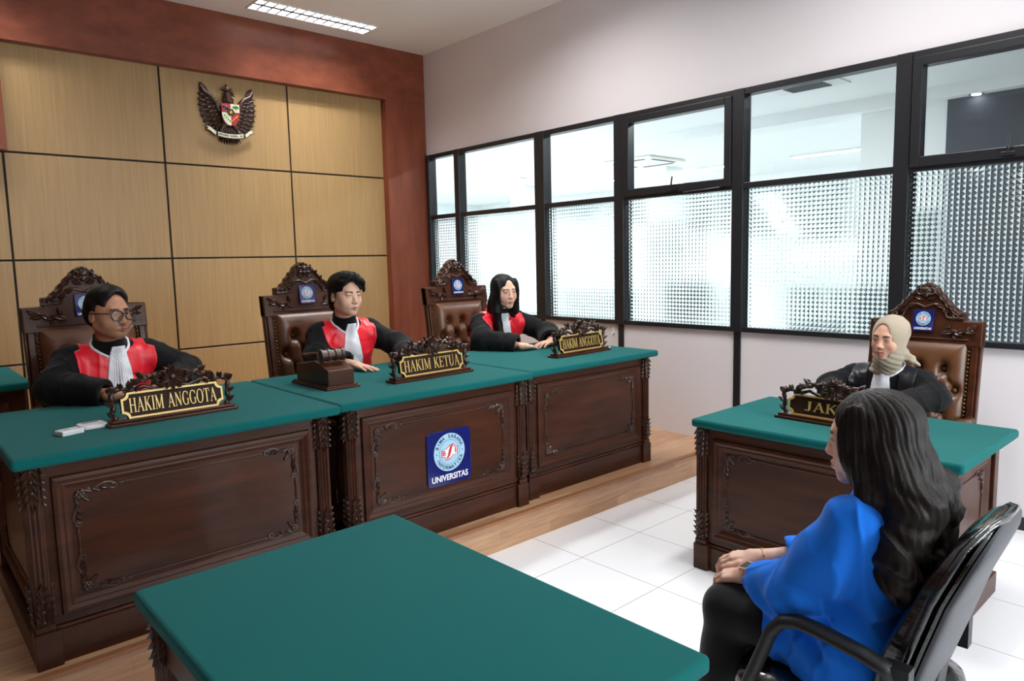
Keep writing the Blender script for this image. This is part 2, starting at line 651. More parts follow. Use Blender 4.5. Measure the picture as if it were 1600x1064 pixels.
# black skirting
b = MB()
b.box(XW - .012, XW, Y0, YR, 0, .075)
struct(b.build('baseboard_right', M_BLACKM))
b = MB()
b.box(XW - .003, XW, WY0, WY1, WZ1, WZ1 + .012)
struct(b.build('trim_5', M_WHITE))

# ---- glazed partition: bays between mullions
MUL = [6.62, 6.10, 4.845, 3.895, 2.79, 1.685, .57, -.53]
HW = [.025, .04, .062, .05, .045, .045, .045, .04]
for k, (y, hw) in enumerate(zip(MUL, HW)):
    b = MB()
    b.box(XW - .035, XW + .07, y - hw, y + hw, WZ0, WZ1)
    if 1 <= k <= 5:
        b.box(XW - .012, XW + .004, y - .028, y + .028, .0 if y < YR else ZP, WZ0)
    struct(b.build('trim_%d' % (10 + k), M_BLACKM, bevel=.004))


def pyramid_pane(b, x, y0, y1, z0, z1, cell=.0305, hgt=.0062):
    """cast glass: square pyramids towards this room, flat behind"""
    ny, nz = round((y1 - y0) / cell), round((z1 - z0) / cell)
    dy, dz = (y1 - y0) / ny, (z1 - z0) / nz
    vs, fs = [], []
    for j in range(nz + 1):
        for i in range(ny + 1):
            vs.append((x, y0 + i * dy, z0 + j * dz))
    base = len(vs)
    for j in range(nz):
        for i in range(ny):
            vs.append((x - hgt, y0 + (i + .5) * dy, z0 + (j + .5) * dz))
            a = j * (ny + 1) + i
            q = (a, a + 1, a + ny + 2, a + ny + 1)
            t = base + j * ny + i
            for m in range(4):
                fs.append((q[m], q[(m + 1) % 4], t))
    o2 = len(vs)
    vs += [(x + .005, y0, z0), (x + .005, y1, z0), (x + .005, y1, z1), (x + .005, y0, z1)]
    fs.append((o2, o2 + 1, o2 + 2, o2 + 3))
    low = list(range(0, ny + 1))
    up = [nz * (ny + 1) + i for i in range(ny + 1)]
    lft = [j * (ny + 1) for j in range(nz + 1)]
    rgt = [j * (ny + 1) + ny for j in range(nz + 1)]
    fs += [tuple(low) + (o2 + 1, o2), tuple(up) + (o2 + 2, o2 + 3), tuple(lft) + (o2 + 3, o2), tuple(rgt) + (o2 + 2, o2 + 1)]
    b.add(vs, fs)


for k in range(len(MUL) - 1):
    ya, yb = MUL[k + 1] + HW[k + 1], MUL[k] - HW[k]
    w = struct(empty('window_%d' % (k + 1), (XW, (ya + yb) / 2, WZ0)))
    c = (ya + yb) / 2
    ya -= c
    yb -= c
    f = MB()
    X = -.028
    hopper = k in (3, 5)
    f.box(X, .06, ya, yb, 0, .035)
    f.box(X, .06, ya, yb, WZ1 - WZ0 - .045, WZ1 - WZ0)
    f.box(X, .06, ya, yb, WZM - WZ0 - .022, WZM - WZ0 + .022)
    f.build('window_frame', M_BLACKM, w, bevel=.003)
    zt0, zt1 = WZM - WZ0 + .022, WZ1 - WZ0 - .045
    if hopper:
        s = MB()
        t = .062
        s.box(-.045, .04, ya + .006, ya + t, zt0 - .02, zt1 + .005)
        s.box(-.045, .04, yb - t, yb - .006, zt0 - .02, zt1 + .005)
        s.box(-.045, .04, ya + t, yb - t, zt0 - .02, zt0 + t - .02)
        s.box(-.045, .04, ya + t, yb - t, zt1 + .005 - t + .01, zt1 + .005)
        so = s.build('opening_sash', M_BLACKM, w, bevel=.005)
        h = MB()
        h.box(-.062, -.04, -.035, .035, zt0 - .006, zt0 + .014)
        h.tube([(-.055, .0, zt0 + .01), (-.075, -.004, zt0 + .035), (-.07, -.01, zt0 + .10)], [.008, .008, .006], 8)
        h.build('handle', M_BLACKM, so, bevel=.002)
        st = MB()
        st.tube([(-.05, -.1, zt0 - .028), (-.056, -.3, zt0 - .024), (-.05, -.42, zt0 - .02)], .006, 6)
        st.build('stay_arm', M_BLACKM, so)
        ya2, yb2, za, zb = ya + t, yb - t, zt0 + t - .02, zt1 + .005 - t + .01
    else:
        ya2, yb2, za, zb = ya, yb, zt0, zt1
    p = MB()
    p.box(.012, .016, ya2 - .004, yb2 + .004, za - .004, zb + .004)
    p.build('clear_pane', M_GLASS, w)
    p = MB()
    pyramid_pane(p, .01, ya - .003, yb + .003, .032, WZM - WZ0 - .02)
    p.build('prismatic_pane', M_PRISM, w)

# ---- the bright hall beyond the glass
HX, HZ = 13.4, 3.2
b = MB()
b.box(XW + .1, HX, -3, 16, -.1, 0)
struct(b.build('floor_hall', mat('hall_floor', lin((222, 224, 224)), .4)))
b = MB()
b.box(XW + .1, HX, -3, 16, HZ, HZ + .1)
struct(b.build('ceiling_hall', M_HALLW))
b = MB()
b.box(7.85, 8.25, -3, 16, HZ - .13, HZ)
struct(b.build('trim_20', M_HALLW))
b = MB()
b.box(8.0, 8.2, 2.42, 3.24, 0, HZ - .13)
b.box(8.2, HX, 2.3, 2.5, 0, HZ)
struct(b.build('wall_hall_side', M_HALLW))
b = MB()
b.box(7.98, 8.2, -3, 2.42, 0, HZ - .13)
struct(b.build('wall_hall_grey', M_GREYP))
b = MB()
b.box(8.0, 8.2, -3, 2.42, HZ - .13, HZ)
b.box(XW + .1, 8.2, -3.1, -3, 0, HZ)
b.box(XW + .1, HX, 16, 16.1, 0, HZ)
struct(b.build('wall_hall_end', M_HALLW))
# far facade with window openings
ops = [(5.6, 6.75, .55, 2.35, 'dark'), (8.35, 8.65, 1.3, 2.5, 'o'), (8.75, 9.1, 1.3, 2.5, 'o'), (10.0, 11.6, 1.15, 2.45, 'o'), (12.4, 13.4, 1.15, 2.45, 'o'), (14.1, 15.2, 1.15, 2.45, 'o')]
edges = [2.4]
b = MB()
yprev = 2.4
for (a, c, z0, z1, kd) in ops:
    b.box(HX, HX + .2, yprev, a, 0, HZ)
    b.box(HX, HX + .2, a, c, 0, z0)
    b.box(HX, HX + .2, a, c, z1, HZ)
    yprev = c
b.box(HX, HX + .2, yprev, 16, 0, HZ)
struct(b.build('wall_hall_far', M_HALLW))
for i, (a, c, z0, z1, kd) in enumerate(ops):
    if kd == 'dark':
        b = MB()
        b.box(HX + .02, HX + .08, a, c, z0, z1)
        struct(b.build('door_1', mat('dark_door', lin((26, 44, 46)), .6)))
    else:
        b = MB()
        b.box(HX + .1, HX + .105, a, c, z0, z1)
        struct(b.build('window_%d' % (20 + i), M_GLASS))
for i, (x, y, sz) in enumerate([(10.6, 7.6, .5), (10.6, 11.2, .5)]):
    b = MB()
    b.box(x, x + sz, y, y + sz, 0, HZ)
    struct(b.build('trim_%d' % (30 + i), M_HALLW))
M_HDESK = mat('hall_desk_grey', lin((30, 46, 48)), .6)
for i, (y0, y1) in enumerate([(5.6, 7.9), (8.3, 9.3), (9.5, 10.6), (11.6, 14.5)]):
    b = MB()
    b.box(0, .5, 0, y1 - y0, .9, .95)
    b.box(.03, .47, .03, y1 - y0 - .03, 0.05, .9)
    b.box(.06, .44, .06, y1 - y0 - .06, 0.0, .05)
    o = b.build('storage_cabinet', M_HDESK, bevel=.006)
    o.location = (12.6, y0, 0)
    tag(o, ['low grey far cabinet seen through the ribbed pane left of the headscarf wearer',
            'low grey cabinet under the narrow far windows, seen through the ribbed glass',
            'low grey cabinet left of the narrow far windows, seen through the ribbed glass',
            'long low grey far cabinet, seen through glass beside the long-haired judge'][i], 'cabinet', 'low cabinets along the far hall wall')
# ================================================================ carved furniture
def spiral(cx, cz, r0, r1, a0, turns, y, n=18, sx=1, sz=1):
    return [(cx + sx * (r0 + (r1 - r0) * i / n) * math.cos(a0 + turns * 2 * PI * i / n), y,
             cz + sz * (r0 + (r1 - r0) * i / n) * math.sin(a0 + turns * 2 * PI * i / n)) for i in range(n + 1)]


def corner_ornament(b, x, z, dx, dz, s, y):
    """rococo corner: rosette, leaves along both edges, scrolls running out"""
    for k in range(6):
        a = 2 * PI * k / 6
        b.ball((x + dx * s * .16 + math.cos(a) * s * .07, y - .002, z + dz * s * .16 + math.sin(a) * s * .07), (s * .055, .006, s * .055), 7, 5)
    b.ball((x + dx * s * .16, y - .004, z + dz * s * .16), (s * .05, .007, s * .05), 7, 5)
    b.leaf((x + dx * s * .2, y, z + dz * s * .2), (dx, 0, dz), s * .26, s * .14, thick=.006)
    for u, v in (((1, 0)), ((0, 1))):
        for t, l, w, sd in ((.22, .26, .13, .35), (.40, .26, .12, .45), (.58, .22, .1, .4)):
            p = (x + dx * s * (t * u + .06 * v), y, z + dz * s * (t * v + .06 * u))
            b.leaf(p, (dx * (u + sd * v), 0, dz * (v + sd * u)), s * l, s * w, thick=.006)
        cx, cz = x + dx * s * (.86 * u + .10 * v), z + dz * s * (.86 * v + .10 * u)
        b.tube(spiral(cx, cz, s * .085, s * .02, math.atan2(-dz * (v + .01), -dx * (u + .01)), 1.1, y - .001), [s * .026] * 18 + [s * .035], 6, flat=(1, .5))
        m = []
        for i in range(13):
            q = i / 12
            off = .05 + .055 * math.sin(q * 2 * PI)
            m.append((x + dx * s * ((.2 + .68 * q) * u + off * v), y, z + dz * s * ((.2 + .68 * q) * v + off * u)))
        b.tube(m, [s * .02 + s * .012 * math.sin(PI * i / 12) for i in range(13)], 6, flat=(1, .5))
        b.ball((x + dx * s * (1.02 * u + .07 * v), y, z + dz * s * (1.02 * v + .07 * u)), (s * (.05 * u + .03), .005, s * (.05 * v + .03)), 7, 5)


def moulding(b, x0, x1, z0, z1, y, prof):
    """rectangular picture-frame moulding, prof = [(inset, forward)], front = -y"""
    rings = []
    for ins, fw in prof:
        rings.append([(x0 + ins, y - fw, z0 + ins), (x1 - ins, y - fw, z0 + ins), (x1 - ins, y - fw, z1 - ins), (x0 + ins, y - fw, z1 - ins)])
    vs = [p for r in rings for p in r]
    fs = []
    for i in range(len(rings) - 1):
        for k in range(4):
            l = (k + 1) % 4
            fs.append((i * 4 + k, i * 4 + l, (i + 1) * 4 + l, (i + 1) * 4 + k))
    b.add(vs, fs)


def desk_face(root, x0, x1, z0, z1, y, M, orn=.16, name='front_panel'):
    """framed, carved panel; the face looks to -y of matrix M"""
    b = MB()
    b.M = M
    b.box(x0 - .035, x1 + .035, y, y + .02, z0 - .03, z1 + .05)
    moulding(b, x0, x1, z0, z1, y, [(0, 0), (.004, .014), (.016, .018), (.03, .010), (.036, .012), (.05, .002), (.056, .0005)])
    p = b.build(name, M_DARK, root)
    b = MB()
    b.M = M
    ix0, ix1, iz0, iz1 = x0 + .075, x1 - .075, z0 + .07, z1 - .07
    for a, c, d, e in ((ix0 + orn, iz0, ix1 - orn, iz0), (ix0 + orn, iz1, ix1 - orn, iz1), (ix0, iz0 + orn, ix0, iz1 - orn), (ix1, iz0 + orn, ix1, iz1 - orn)):
        if abs(d - a) + abs(e - c) > .03 and d >= a and e >= c:
            b = MB()
            b.M = M
            b.tube([(a, y - .001, c), (d, y - .001, e)], .0045, 6)
            b.build('bead', M_DARK, p, smooth=50)
    for dx, xx in ((1, ix0), (-1, ix1)):
        for dz, zz in ((1, iz0), (-1, iz1)):
            b = MB()
            b.M = M
            corner_ornament(b, xx - dx * .012, zz - dz * .012, dx, dz, orn, y - .002)
            b.build('corner_carving', M_CARVE, p, smooth=60)
    return p


def pilaster(root, x, y, z0, z1):
    """fluted corner post with carved acanthus drops"""
    b = MB()
    b.box(x - .024, x + .024, y - .024, y + .024, z0, z1)
    for k in (-1, 0, 1):
        b.tube([(x + k * .0145, y - .024, z0 + .02), (x + k * .0145, y - .024, z1 - .02)], .0062, 6)
        for s in (-1, 1):
            b.tube([(x + s * .024, y + k * .0145, z0 + .02), (x + s * .024, y + k * .0145, z1 - .02)], .0062, 6)
    p = b.build('pilaster', M_DARK, root, smooth=40)
    for up in (True, False):
        b = MB()
        for n in ((0, -1, 0), (1, 0, 0), (-1, 0, 0)):
            N = Vector(n)
            T = Vector((0, 0, 1)).cross(N)
            base = Vector((x, y, 0)) + N * .026
            zz = z1 if up else z0
            s = -1 if up else 1
            for k in range(5):
                o = .006 + k * .026
                for side in (-1, 1):
                    b.leaf(base + T * side * .004 + Vector((0, 0, zz + s * o)), Vector((0, 0, s)) + T * side * (.75 - .1 * k), .04, .02, n, .007, .25)
            b.leaf(base + Vector((0, 0, zz + s * .09)), (0, 0, s), .075, .022, n, .007)
            for k in range(3):
                b.ball(base + N * .002 + Vector((0, 0, zz + s * (.012 + k * .04))), .0085, 7, 5)
        b.build('leaf_carving', M_CARVE, p, smooth=60)
    return p


def slab_top(root, x0, x1, y0, y1, z0, z1, r=.018, name='desktop', m=None):
    b = MB()
    n = 6
    pts = []
    for cx, cy, a0 in ((x1 - r, y1 - r, 0), (x0 + r, y1 - r, 90), (x0 + r, y0 + r, 180), (x1 - r, y0 + r, 270)):
        for k in range(n + 1):
            a = R(a0 + 90 * k / n)
            pts.append((cx + r * math.cos(a), cy + r * math.sin(a)))
    b.prism(pts, z0, z1, 'xy')
    return b.build(name, m or M_GREEN, root, bevel=.014, seg=4, smooth=35)


def carved_desk(w, d, loc, rz, label, ov=(.03, .05, .03), sides=True, H=.785, name='judge_desk', group=None):
    """front at local y=0 facing -y; x centred"""
    t = empty(name, loc, rz, label, 'desk', group)
    hw = w / 2
    slab_top(t, -hw - ov[0], hw + ov[1], -ov[2], d, H - .042, H)
    I = Matrix.Identity(4)
    zt = H - .042
    desk_face(t, -hw + .085, hw - .085, .175, zt - .05, .022, I)
    pilaster(t, -hw + .026, .028, .16, zt)
    pilaster(t, hw - .026, .028, .16, zt)
    b = MB()
    b.box(-hw + .05, hw - .05, .012, .06, 0, .125)
    b.box(-hw + .05, hw - .05, .018, .06, .125, .14)
    for s in (-1, 1):
        a, c = sorted((s * (hw - .075), s * (hw + .008)))
        b.box(a, c, -.008, .075, 0, .135)
        a, c = sorted((s * (hw - .06), s * (hw + .002)))
        b.box(a, c, -.002, .07, .135, .16)
    b.build('plinth', M_DARK, t, bevel=.004)
    # carcass sides, back feet
    for s in (-1, 1):
        if sides:
            M = Matrix.Translation((s * (hw - .0), 0, 0)) @ Matrix.Rotation(s * PI / 2, 4, 'Z')
            if s == 1:
                desk_face(t, .085, d - .16, .175, zt - .05, .022, M, orn=.12, name='side_panel')
            else:
                desk_face(t, -(d - .16), -.085, .175, zt - .05, .022, M, orn=.12, name='side_panel')
        b = MB()
        a, c = sorted((s * (hw - .03), s * (hw - .05)))
        b.box(a, c, .05, d - .06, .06, zt)
        a, c = sorted((s * (hw - .0), s * (hw - .05)))
        b.box(a, c, d - .12, d - .06, .1, zt)
        a, c = sorted((s * (hw + .008), s * (hw - .07)))
        b.box(a, c, .075, d - .03, 0, .1)
        b.build('side_frame', M_DARK, t, bevel=.004)
    return t


def plaque(parent, w, h, M, detail=True):
    """navy acrylic plate with the round seal and lettering; M maps XY plane (facing +Z) to its place"""
    b = MB()
    b.M = M
    r = w * .09
    pts = []
    for cx, cy, a0 in ((w / 2 - r, h / 2 - r, 0), (-w / 2 + r, h / 2 - r, 90), (-w / 2 + r, -h / 2 + r, 180), (w / 2 - r, -h / 2 + r, 270)):
        for k in range(6):
            a = R(a0 + 90 * k / 5)
            pts.append((cx + r * math.cos(a), cy + r * math.sin(a)))
    th = .010 if detail else .006
    b.prism(pts, 0, th, 'xy')
    p = b.build('emblem_plaque', M_NAVY, parent, bevel=.0015)
    b = MB()
    b.M = M @ Matrix.Translation((0, h * .09, th))
    R0 = w * .355

    def disc(rad, z0, z1, mi, n=40, cx=0, cy=0):
        b.prism([(cx + rad * math.cos(2 * PI * k / n), cy + rad * math.sin(2 * PI * k / n)) for k in range(n)], z0, z1, 'xy', mi)
    disc(R0, 0, .0008, 0)
    disc(R0 * .665, .0008, .0010, 1)
    disc(R0 * .645, .0010, .0012, 0)
    # red outlined ribbon with a long curled centre letter
    q = R0 / .355 * .355

    def P(*a):
        return [(x * q, y * q) for x, y in a]
    ban = P((-.52, .17), (-.2, .2), (.0, .36), (.3, .42), (.32, .26), (.53, .24), (.53, -.2), (.22, -.2), (.05, -.36), (-.27, -.42), (-.3, -.24), (-.52, -.24))
    b.prism(ban, .0012, .0014, 'xy', 2)
    b.prism([(x * .90, y * .86) for x, y in ban], .0014, .0016, 'xy', 3)
    scv = P((.22, .33), (.12, .3), (.05, .14), (.0, -.02), (-.06, -.2), (-.2, -.31))
    for poly in _curve(scv, [q * v for v in (.06, .13, .16, .16, .13, .06)]):
        b.prism(poly, .0016, .0018, 'xy', 2)
    text_mesh(b, 'B', q * .36, Matrix.Translation((-q * .36, -q * .03, .0017)), .0002, q * .012, mi=2)
    text_mesh(b, 'I', q * .36, Matrix.Translation((q * .39, q * .03, .0017)), .0002, q * .02, mi=2)
    # ring lettering
    if detail or True:
        for txt, a0, a1, inv in (('BIMA SARANA', 158, 22, False), ('INFORMATIKA', 205, 335, True)):
            for k, ch in enumerate(txt):
                if ch == ' ':
                    continue
                a = R(a0 + (a1 - a0) * k / (len(txt) - 1))
                rr = R0 * .83
                rot = a + (PI / 2 if inv else -PI / 2)
                text_mesh(b, ch, R0 * .25, Matrix.Translation((rr * math.cos(a), rr * math.sin(a), .0010)) @ Matrix.Rotation(rot, 4, 'Z'), .0003, R0 * .008, mi=1)
        for a in (R(181), R(-1)):
            disc(R0 * .035, .0008, .0013, 1, 8, R0 * .83 * math.cos(a), R0 * .83 * math.sin(a))
    b.build('seal', [M_SKYB, M_NAVYP, M_REDP, M_WHITEP], p)
    b = MB()
    b.M = M @ Matrix.Translation((0, -h * .375, th))
    text_mesh(b, 'UNIVERSITAS', w * .155, Matrix.Identity(4), .001, w * .004, sx=.92)
    b.build('lettering', M_WHITEP, p)
    return p


# plane facing -y : local X->x, Y->z, Z->-y
FACE = Matrix(((1, 0, 0, 0), (0, 0, -1, 0), (0, 1, 0, 0), (0, 0, 0, 1)))

desk_l = carved_desk(1.165, 1.03, (.918, 2.932, ZP), 0, 'left carved judge desk, green felt top, in front of the man with glasses', (.03, .054, .035))
desk_m = carved_desk(1.155, 1.01, (2.188, 2.960, ZP), 0, 'middle carved judge desk with the blue emblem plaque on its front', (.05, .035, .035))
desk_r = carved_desk(1.165, 1.0, (3.405, 2.998, ZP), 0, 'right carved judge desk, green felt top, nearest the glass partition', (.012, .065, .035))
plaque(desk_m, .288, .292, Matrix.Translation((.028, .0225, .397)) @ FACE, True)
desk_j = carved_desk(1.135, .79, (3.055, 1.437, 0), R(-90), 'carved prosecutor desk with green felt top on the white tiles', (.025, .06, .015), name='prosecutor_desk')


# ---------------------------------------------------------------- high carved chairs
def chair_outline():
    rt = [(.300, 1.10), (.300, 1.235), (.205, 1.238), (.205, 1.283), (.165, 1.288), (.158, 1.305), (.132, 1.318), (.124, 1.342), (.100, 1.356),
          (.092, 1.380), (.070, 1.390), (.056, 1.415), (.030, 1.434), (.0, 1.450)]
    return rt + [(-x, z) for x, z in reversed(rt[:-1])]


def carved_chair(name, loc, rz, label, group=None):
    t = empty(name, loc, rz, label, 'chair', group)
    lean = .14
    yb = .27

    def Y(z):
        return yb + lean * (z - .5)
    S = Matrix.Translation((0, yb - lean * .5, 0)) @ Matrix(((1, 0, 0, 0), (0, 1, lean, 0), (0, 0, 1, 0), (0, 0, 0, 1)))
    b = MB()
    b.M = S
    for s in (-1, 1):
        for a, c, y0, y1 in ((.240, .252, -.014, .03), (.252, .286, -.024, .03), (.286, .300, -.014, .03)):
            p, q = sorted((s * a, s * c))
            b.box(p, q, y0, y1, .12, 1.235)
    b.box(-.245, .245, -.0, .03, .40, 1.12)
    b.build('back_frame', M_DARK, t, bevel=.005)
    b = MB()
    b.M = S
    b.prism(chair_outline(), -.028, .045, 'xz')
    b.box(-.24, .24, -.034, -.02, 1.128, 1.142)
    cr = b.build('crest_rail', M_DARK, t, bevel=.006)
    b = MB()
    b.M = S
    y = -.03
    # arch moulding
    arch = [(-.205, 1.252), (-.15, 1.252), (-.118, 1.256), (-.110, 1.28), (-.096, 1.308), (-.068, 1.328), (-.04, 1.328), (-.018, 1.318), (0, 1.310)]
    arch += [(-x, z) for x, z in reversed(arch[:-1])]
    b.tube([(x, y, z) for x, z in arch], .0085, 6)
    for s in (-1, 1):
        # stepped foliage climbing the crest
        for (x, z, dx, dz, l, w) in ((.185, 1.268, -.8, .5, .06, .032), (.16, 1.285, -.6, .7, .055, .03), (.142, 1.292, .3, 1, .03, .026), (.132, 1.305, -.6, .8, .055, .032),
                                     (.112, 1.33, .2, 1, .03, .026), (.105, 1.345, -.7, .7, .055, .032), (.080, 1.368, .2, 1, .028, .026), (.076, 1.38, -.8, .6, .055, .032),
                                     (.045, 1.405, .0, 1, .028, .026), (.04, 1.41, -.9, .2, .045, .03), (.055, 1.37, -.8, -.3, .05, .03), (.10, 1.31, -.9, .3, .045, .03), (.13, 1.285, -.9, .2, .04, .026)):
            b.leaf((s * x, y, z), (s * dx, 0, dz), l, w, thick=.012, curl=.1)
        b.tube(spiral(s * .165, 1.268, .017, .006, R(90), 1.2 * s, y - .003), .007, 6)
        b.tube(spiral(s * .03, 1.405, .024, .006, R(200 if s > 0 else -20), 1.2 * s, y - .006), .008, 6)
        # foliage on the rail below
        for k, (x, z, dx, dz, l, w) in enumerate(((.10, 1.165, 1, .25, .07, .034), (.14, 1.185, 1, -.35, .07, .034), (.17, 1.17, 1, .45, .06, .032), (.12, 1.19, .5, .9, .045, .028),
                                                  (.21, 1.185, 1, -.1, .06, .03), (.24, 1.20, .9, .5, .045, .026), (.16, 1.16, .6, -.8, .03, .024))):
            b.leaf((s * x, y, z), (s * dx, 0, dz), l, w, thick=.011, curl=.12)
        b.tube(spiral(s * .235, 1.19, .022, .006, R(200), 1.1 * s, y - .002), .006, 6)
    b.ball((0, y - .006, 1.41), (.026, .018, .02), 10, 7)
    b.ball((0, y - .004, 1.385), (.018, .014, .022), 10, 7)
    for a in range(7):
        w = R(-10 + a * 33)
        b.leaf((0, y, 1.405), (math.cos(w), 0, math.sin(w)), .042, .024, thick=.013)
    b.build('crest_carving', M_CARVE, cr, smooth=60)
    # buttoned leather back
    x0, x1, z0, z1 = -.240, .240, .47, 1.128
    bt = []
    for j in range(5):
        zz = .97 - j * .115
        for i in range(4 if j % 2 else 3):
            xx = (i - (1.5 if j % 2 else 1)) * .125
            bt.append((xx, zz))
    lines = []
    for i, (a, c) in enumerate(bt):
        for (e, f) in bt[i + 1:]:
            if abs(abs(a - e) - .0625) < .01 and abs(abs(c - f) - .115) < .01:
                lines.append((a, c, e, f))
    b = MB()
    nu, nv = 72, 96
    gx_ = np.linspace(x0, x1, nu)
    gz_ = np.linspace(z0, z1, nv)
    Xg, Zg = np.meshgrid(gx_, gz_)
    ed = np.minimum(np.minimum(Xg - x0, x1 - Xg), np.minimum(Zg - z0, z1 - Zg))
    hgt = .055 * (1 - np.exp(-ed / .028))
    for (a, c) in bt:
        hgt -= .044 * np.exp(-(((Xg - a) / .027) ** 2 + ((Zg - c) / .036) ** 2))
    cr_ = np.zeros_like(Xg)
    for (a, c, e, f) in lines:
        dx, dz = e - a, f - c
        tt = np.clip(((Xg - a) * dx + (Zg - c) * dz) / (dx * dx + dz * dz), 0, 1)
        dd = np.hypot(Xg - a - tt * dx, Zg - c - tt * dz)
        cr_ = np.maximum(cr_, .011 * np.exp(-(dd / .011) ** 2))
    hgt -= cr_
    vs = [(float(Xg[j, i]), float(-.004 - hgt[j, i]), float(Zg[j, i])) for j in range(nv) for i in range(nu)]
    fs = [(j * nu + i, j * nu + i + 1, (j + 1) * nu + i + 1, (j + 1) * nu + i) for j in range(nv - 1) for i in range(nu - 1)]
    b.M = S
    b.add(vs, fs)
    bc = b.build('back_cushion', M_LEATHER, t, smooth=180)
    for (a, c) in bt:
        b = MB()
        b.M = S
        b.ball((a, -.020, c), (.012, .006, .012), 10, 6)
        b.build('button', M_LEATHER, bc, smooth=180)
    b = MB()
    b.M = S
    n = 30
    for k in range(n):
        zz = z0 + (z1 - z0) * (k + .5) / n
        for s in (-1, 1):
            b.ball((s * .242, -.02, zz), (.0065, .005, .0065), 6, 4)
    for k in range(20):
        b.ball((x0 + (x1 - x0) * (k + .5) / 20, -.022, z1 + .001), (.0065, .005, .0065), 6, 4)
    b.build('nail_trim', M_BRASS, t, smooth=180)
    # seat, arms, legs
    b = MB()
    b.prism([(-.27, -.27), (.27, -.27), (.25, .26), (-.25, .26)], .41, .50, 'xy')
    b.build('seat', M_LEATHER, t, bevel=.03, seg=4, smooth=40)
    b = MB()
    b.prism([(-.29, -.285), (.29, -.285), (.27, .28), (-.27, .28)], .34, .412, 'xy')
    b.build('seat_rail', M_DARK, t, bevel=.006)
    for s in (-1, 1):
        b = MB()
        b.tube([(s * .275, .29, .70), (s * .285, .12, .705), (s * .292, -.10, .69), (s * .295, -.22, .67), (s * .295, -.26, .64)], [.026, .027, .028, .03, .022], 10)
        b.tube([(s * .285, -.2, .41), (s * .288, -.18, .5), (s * .292, -.2, .6), (s * .293, -.2, .67)], [.026, .02, .024, .02], 10)
        b.build('armrest', M_DARK, t, smooth=60)
        b = MB()
        b.ball((s * .288, .06, .715), (.034, .16, .022), 12, 8)
        b.build('arm_pad', M_LEATHER, t, smooth=180)
        b = MB()
        b.tube([(s * .25, -.25, .35), (s * .262, -.27, .26), (s * .25, -.255, .12), (s * .255, -.275, .03), (s * .258, -.285, .0)], [.034, .036, .022, .024, .026], 10)
        b.build('leg', M_DARK, t, smooth=60)
        b = MB()
        b.hexa([(s * .25 - .024, .25, .0), (s * .25 + .024, .25, .0), (s * .25 + .024, .3, .0), (s * .25 - .024, .3, .0),
                (s * .25 - .024, .22, .36), (s * .25 + .024, .22, .36), (s * .25 + .024, .27, .36), (s * .25 - .024, .27, .36)])
        b.build('leg', M_DARK, t, bevel=.006)
    plaque(t, .112, .122, S @ Matrix.Translation((0, -.036, 1.235)) @ FACE, False)
    return t


CH = [('L', .885, 4.13, 0, 'carved leather-backed chair holding the man with glasses, far left'),
      ('M', 2.175, 4.11, 0, 'carved leather-backed chair behind the gavel, holding the central judge'),
      ('R', 3.455, 4.12, 0, 'carved leather-backed chair beside the glass, holding the long-haired judge'),
      ('J', 4.07, 1.405, -90, 'carved leather-backed chair holding the woman in the beige headscarf')]
chair0 = None
for k, x, y, rz, lab in CH:
    z = ZP if k != 'J' else 0
    if chair0 is None:
        chair0 = carved_chair('carved_armchair', (x, y, z), R(rz), lab, 'carved leather armchairs')
    else:
        c = copy_tree(chair0)
        c.location = (x, y, z)
        c.rotation_euler = (0, 0, R(rz))
        c['label'] = lab
        if k == 'J':
            c.scale = (.96, .96, .985)


# ---------------------------------------------------------------- name plates
M_PLATE = mat('dark_matt_wood', lin((44, 26, 18)), .6, .15, grain=(lin((58, 36, 26)), (6, 30, 60), 4))


def fit(txt, height, width, track=.05):
    return width / (height * (sum(GLYPH[c][0] + track for c in txt) - track))


